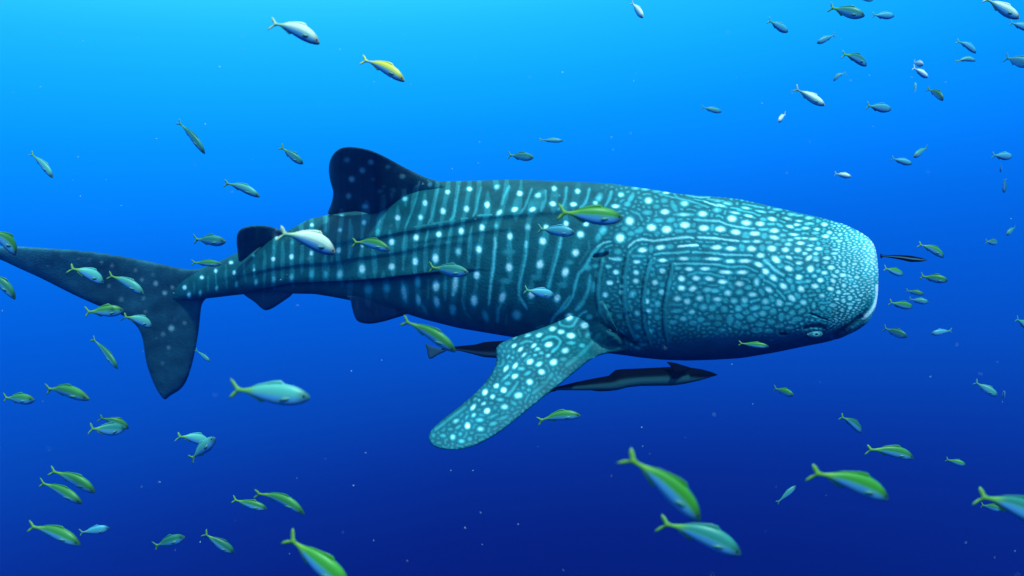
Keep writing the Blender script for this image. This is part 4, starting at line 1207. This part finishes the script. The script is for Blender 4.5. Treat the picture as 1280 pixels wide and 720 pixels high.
R2 = thing("remora", "dark remora half hidden behind the pectoral fin with only its tail end showing", "remora", at(640, 435, 4.85))
rd2 = lambda x: 4.86
bpy.context.view_layer.update()
loft("body", [(545, 437.5), (560, 434), (574, 432.5), (595, 430.5), (605, 427.5), (640, 425), (680, 426), (700, 430), (716, 436)],
     [(545, 439.5), (560, 438), (574, 438.5), (590, 442.5), (605, 446.5), (640, 449), (680, 447), (700, 443), (716, 438)],
     rd2, 0.7, rem, rem_col(lambda x: -0.3, (0.03, 0.06, 0.09)), R2)
fin("tail_fin", [(531, 428), (537, 432), (552, 436), (560, 435), (558, 439), (548, 443), (538, 449.5), (535, 446), (534, 438)], lambda x, y: rd2(x), 0.014, rem, R2,
    lambda x, y: np.tile(np.array([[0.02, 0.05, 0.09]]), (len(x), 1)), grid=1.0, reach=4, it=1)

R3 = thing("slim_fish", "thin needle-like dark fish with a pale line just in front of the shark's snout", "fish", at(1130, 323, 4.6))
bpy.context.view_layer.update()
loft("body", [(1101, 319), (1104, 318.6), (1110, 319), (1125, 318.6), (1138, 319.5), (1150, 321.8), (1159, 324.5)],
     [(1101, 320.5), (1104, 321), (1110, 321.8), (1125, 324.5), (1138, 327.6), (1150, 327.4), (1159, 325.6)],
     lambda x: 4.6, 0.8, rem, lambda x, c: (0.10, 0.2, 0.26) if -0.15 < c < 0.25 else (0.002, 0.004, 0.006), R3, n_st=60, nr=20)
fin("tail_fin", [(1100, 316.5), (1103, 318.5), (1106, 320), (1103, 322), (1100.5, 323.5)], lambda x, y: 4.6, 0.006, rem, R3, darkc, grid=0.8, reach=2, it=1)

# ------------------------------------------------------------------ specks drifting in the water
sp, n, l, bs = new_mat("plankton")
bs.inputs['Base Color'].default_value = (0.55, 0.7, 0.75, 1)
SR = random.Random(5)
V, Fc = [], []
pts = [(703, 91, 1.6, 3.0), (1051, 217, 1.4, 3.0), (425, 62, 1.2, 3.0), (644, 373, 0.0, 3)]
for _ in range(150):
    pts.append((SR.uniform(-20, 1300), SR.uniform(0, 720) ** 1.0, SR.uniform(0.35, 0.95), SR.uniform(1.2, 4.0)))
for (px, py, r, Y) in pts:
    if r <= 0: continue
    c = at(px, py, Y); rr_ = r / F * Y
    b0 = len(V)
    for d in ((1, 0, 0), (-1, 0, 0), (0, 1, 0), (0, -1, 0), (0, 0, 1), (0, 0, -1)):
        k = SR.uniform(0.6, 1.2) * rr_
        V.append((c.x + d[0] * k, c.y + d[1] * k, c.z + d[2] * k))
    for f in ((0, 2, 4), (2, 1, 4), (1, 3, 4), (3, 0, 4), (2, 0, 5), (1, 2, 5), (3, 1, 5), (0, 3, 5)):
        Fc.append(tuple(b0 + i for i in f))
tag(mesh_obj("plankton_specks", V, Fc, [sp]), "tiny pale specks of plankton drifting all through the blue water", "plankton", kind='stuff')

# ------------------------------------------------------------------ the sea water itself as even haze
hm = bpy.data.materials.new("sea_haze")
hm.use_nodes = True
hn, hl = hm.node_tree.nodes, hm.node_tree.links
hn.clear()
ho = hn.new('ShaderNodeOutputMaterial')
hv = hn.new('ShaderNodeVolumePrincipled')
hv.inputs['Color'].default_value = (0.005, 0.09, 0.55, 1)
hv.inputs['Density'].default_value = 0.012
hv.inputs['Anisotropy'].default_value = 0.0
hl.new(hv.outputs['Volume'], ho.inputs['Volume'])
xa, xb, ya, yb, za, zb = -16, 16, -1.5, 17.5, -9, 9
hvv = [(x, y, z) for x in (xa, xb) for y in (ya, yb) for z in (za, zb)]
hf = [(0, 1, 3, 2), (4, 6, 7, 5), (0, 4, 5, 1), (2, 3, 7, 6), (0, 2, 6, 4), (1, 5, 7, 3)]
hz_ = mesh_obj("haze", hvv, hf, [hm], smooth=False)
tag(hz_, kind='stuff', label="clear blue sea water around the shark and the fish", cat="water haze")
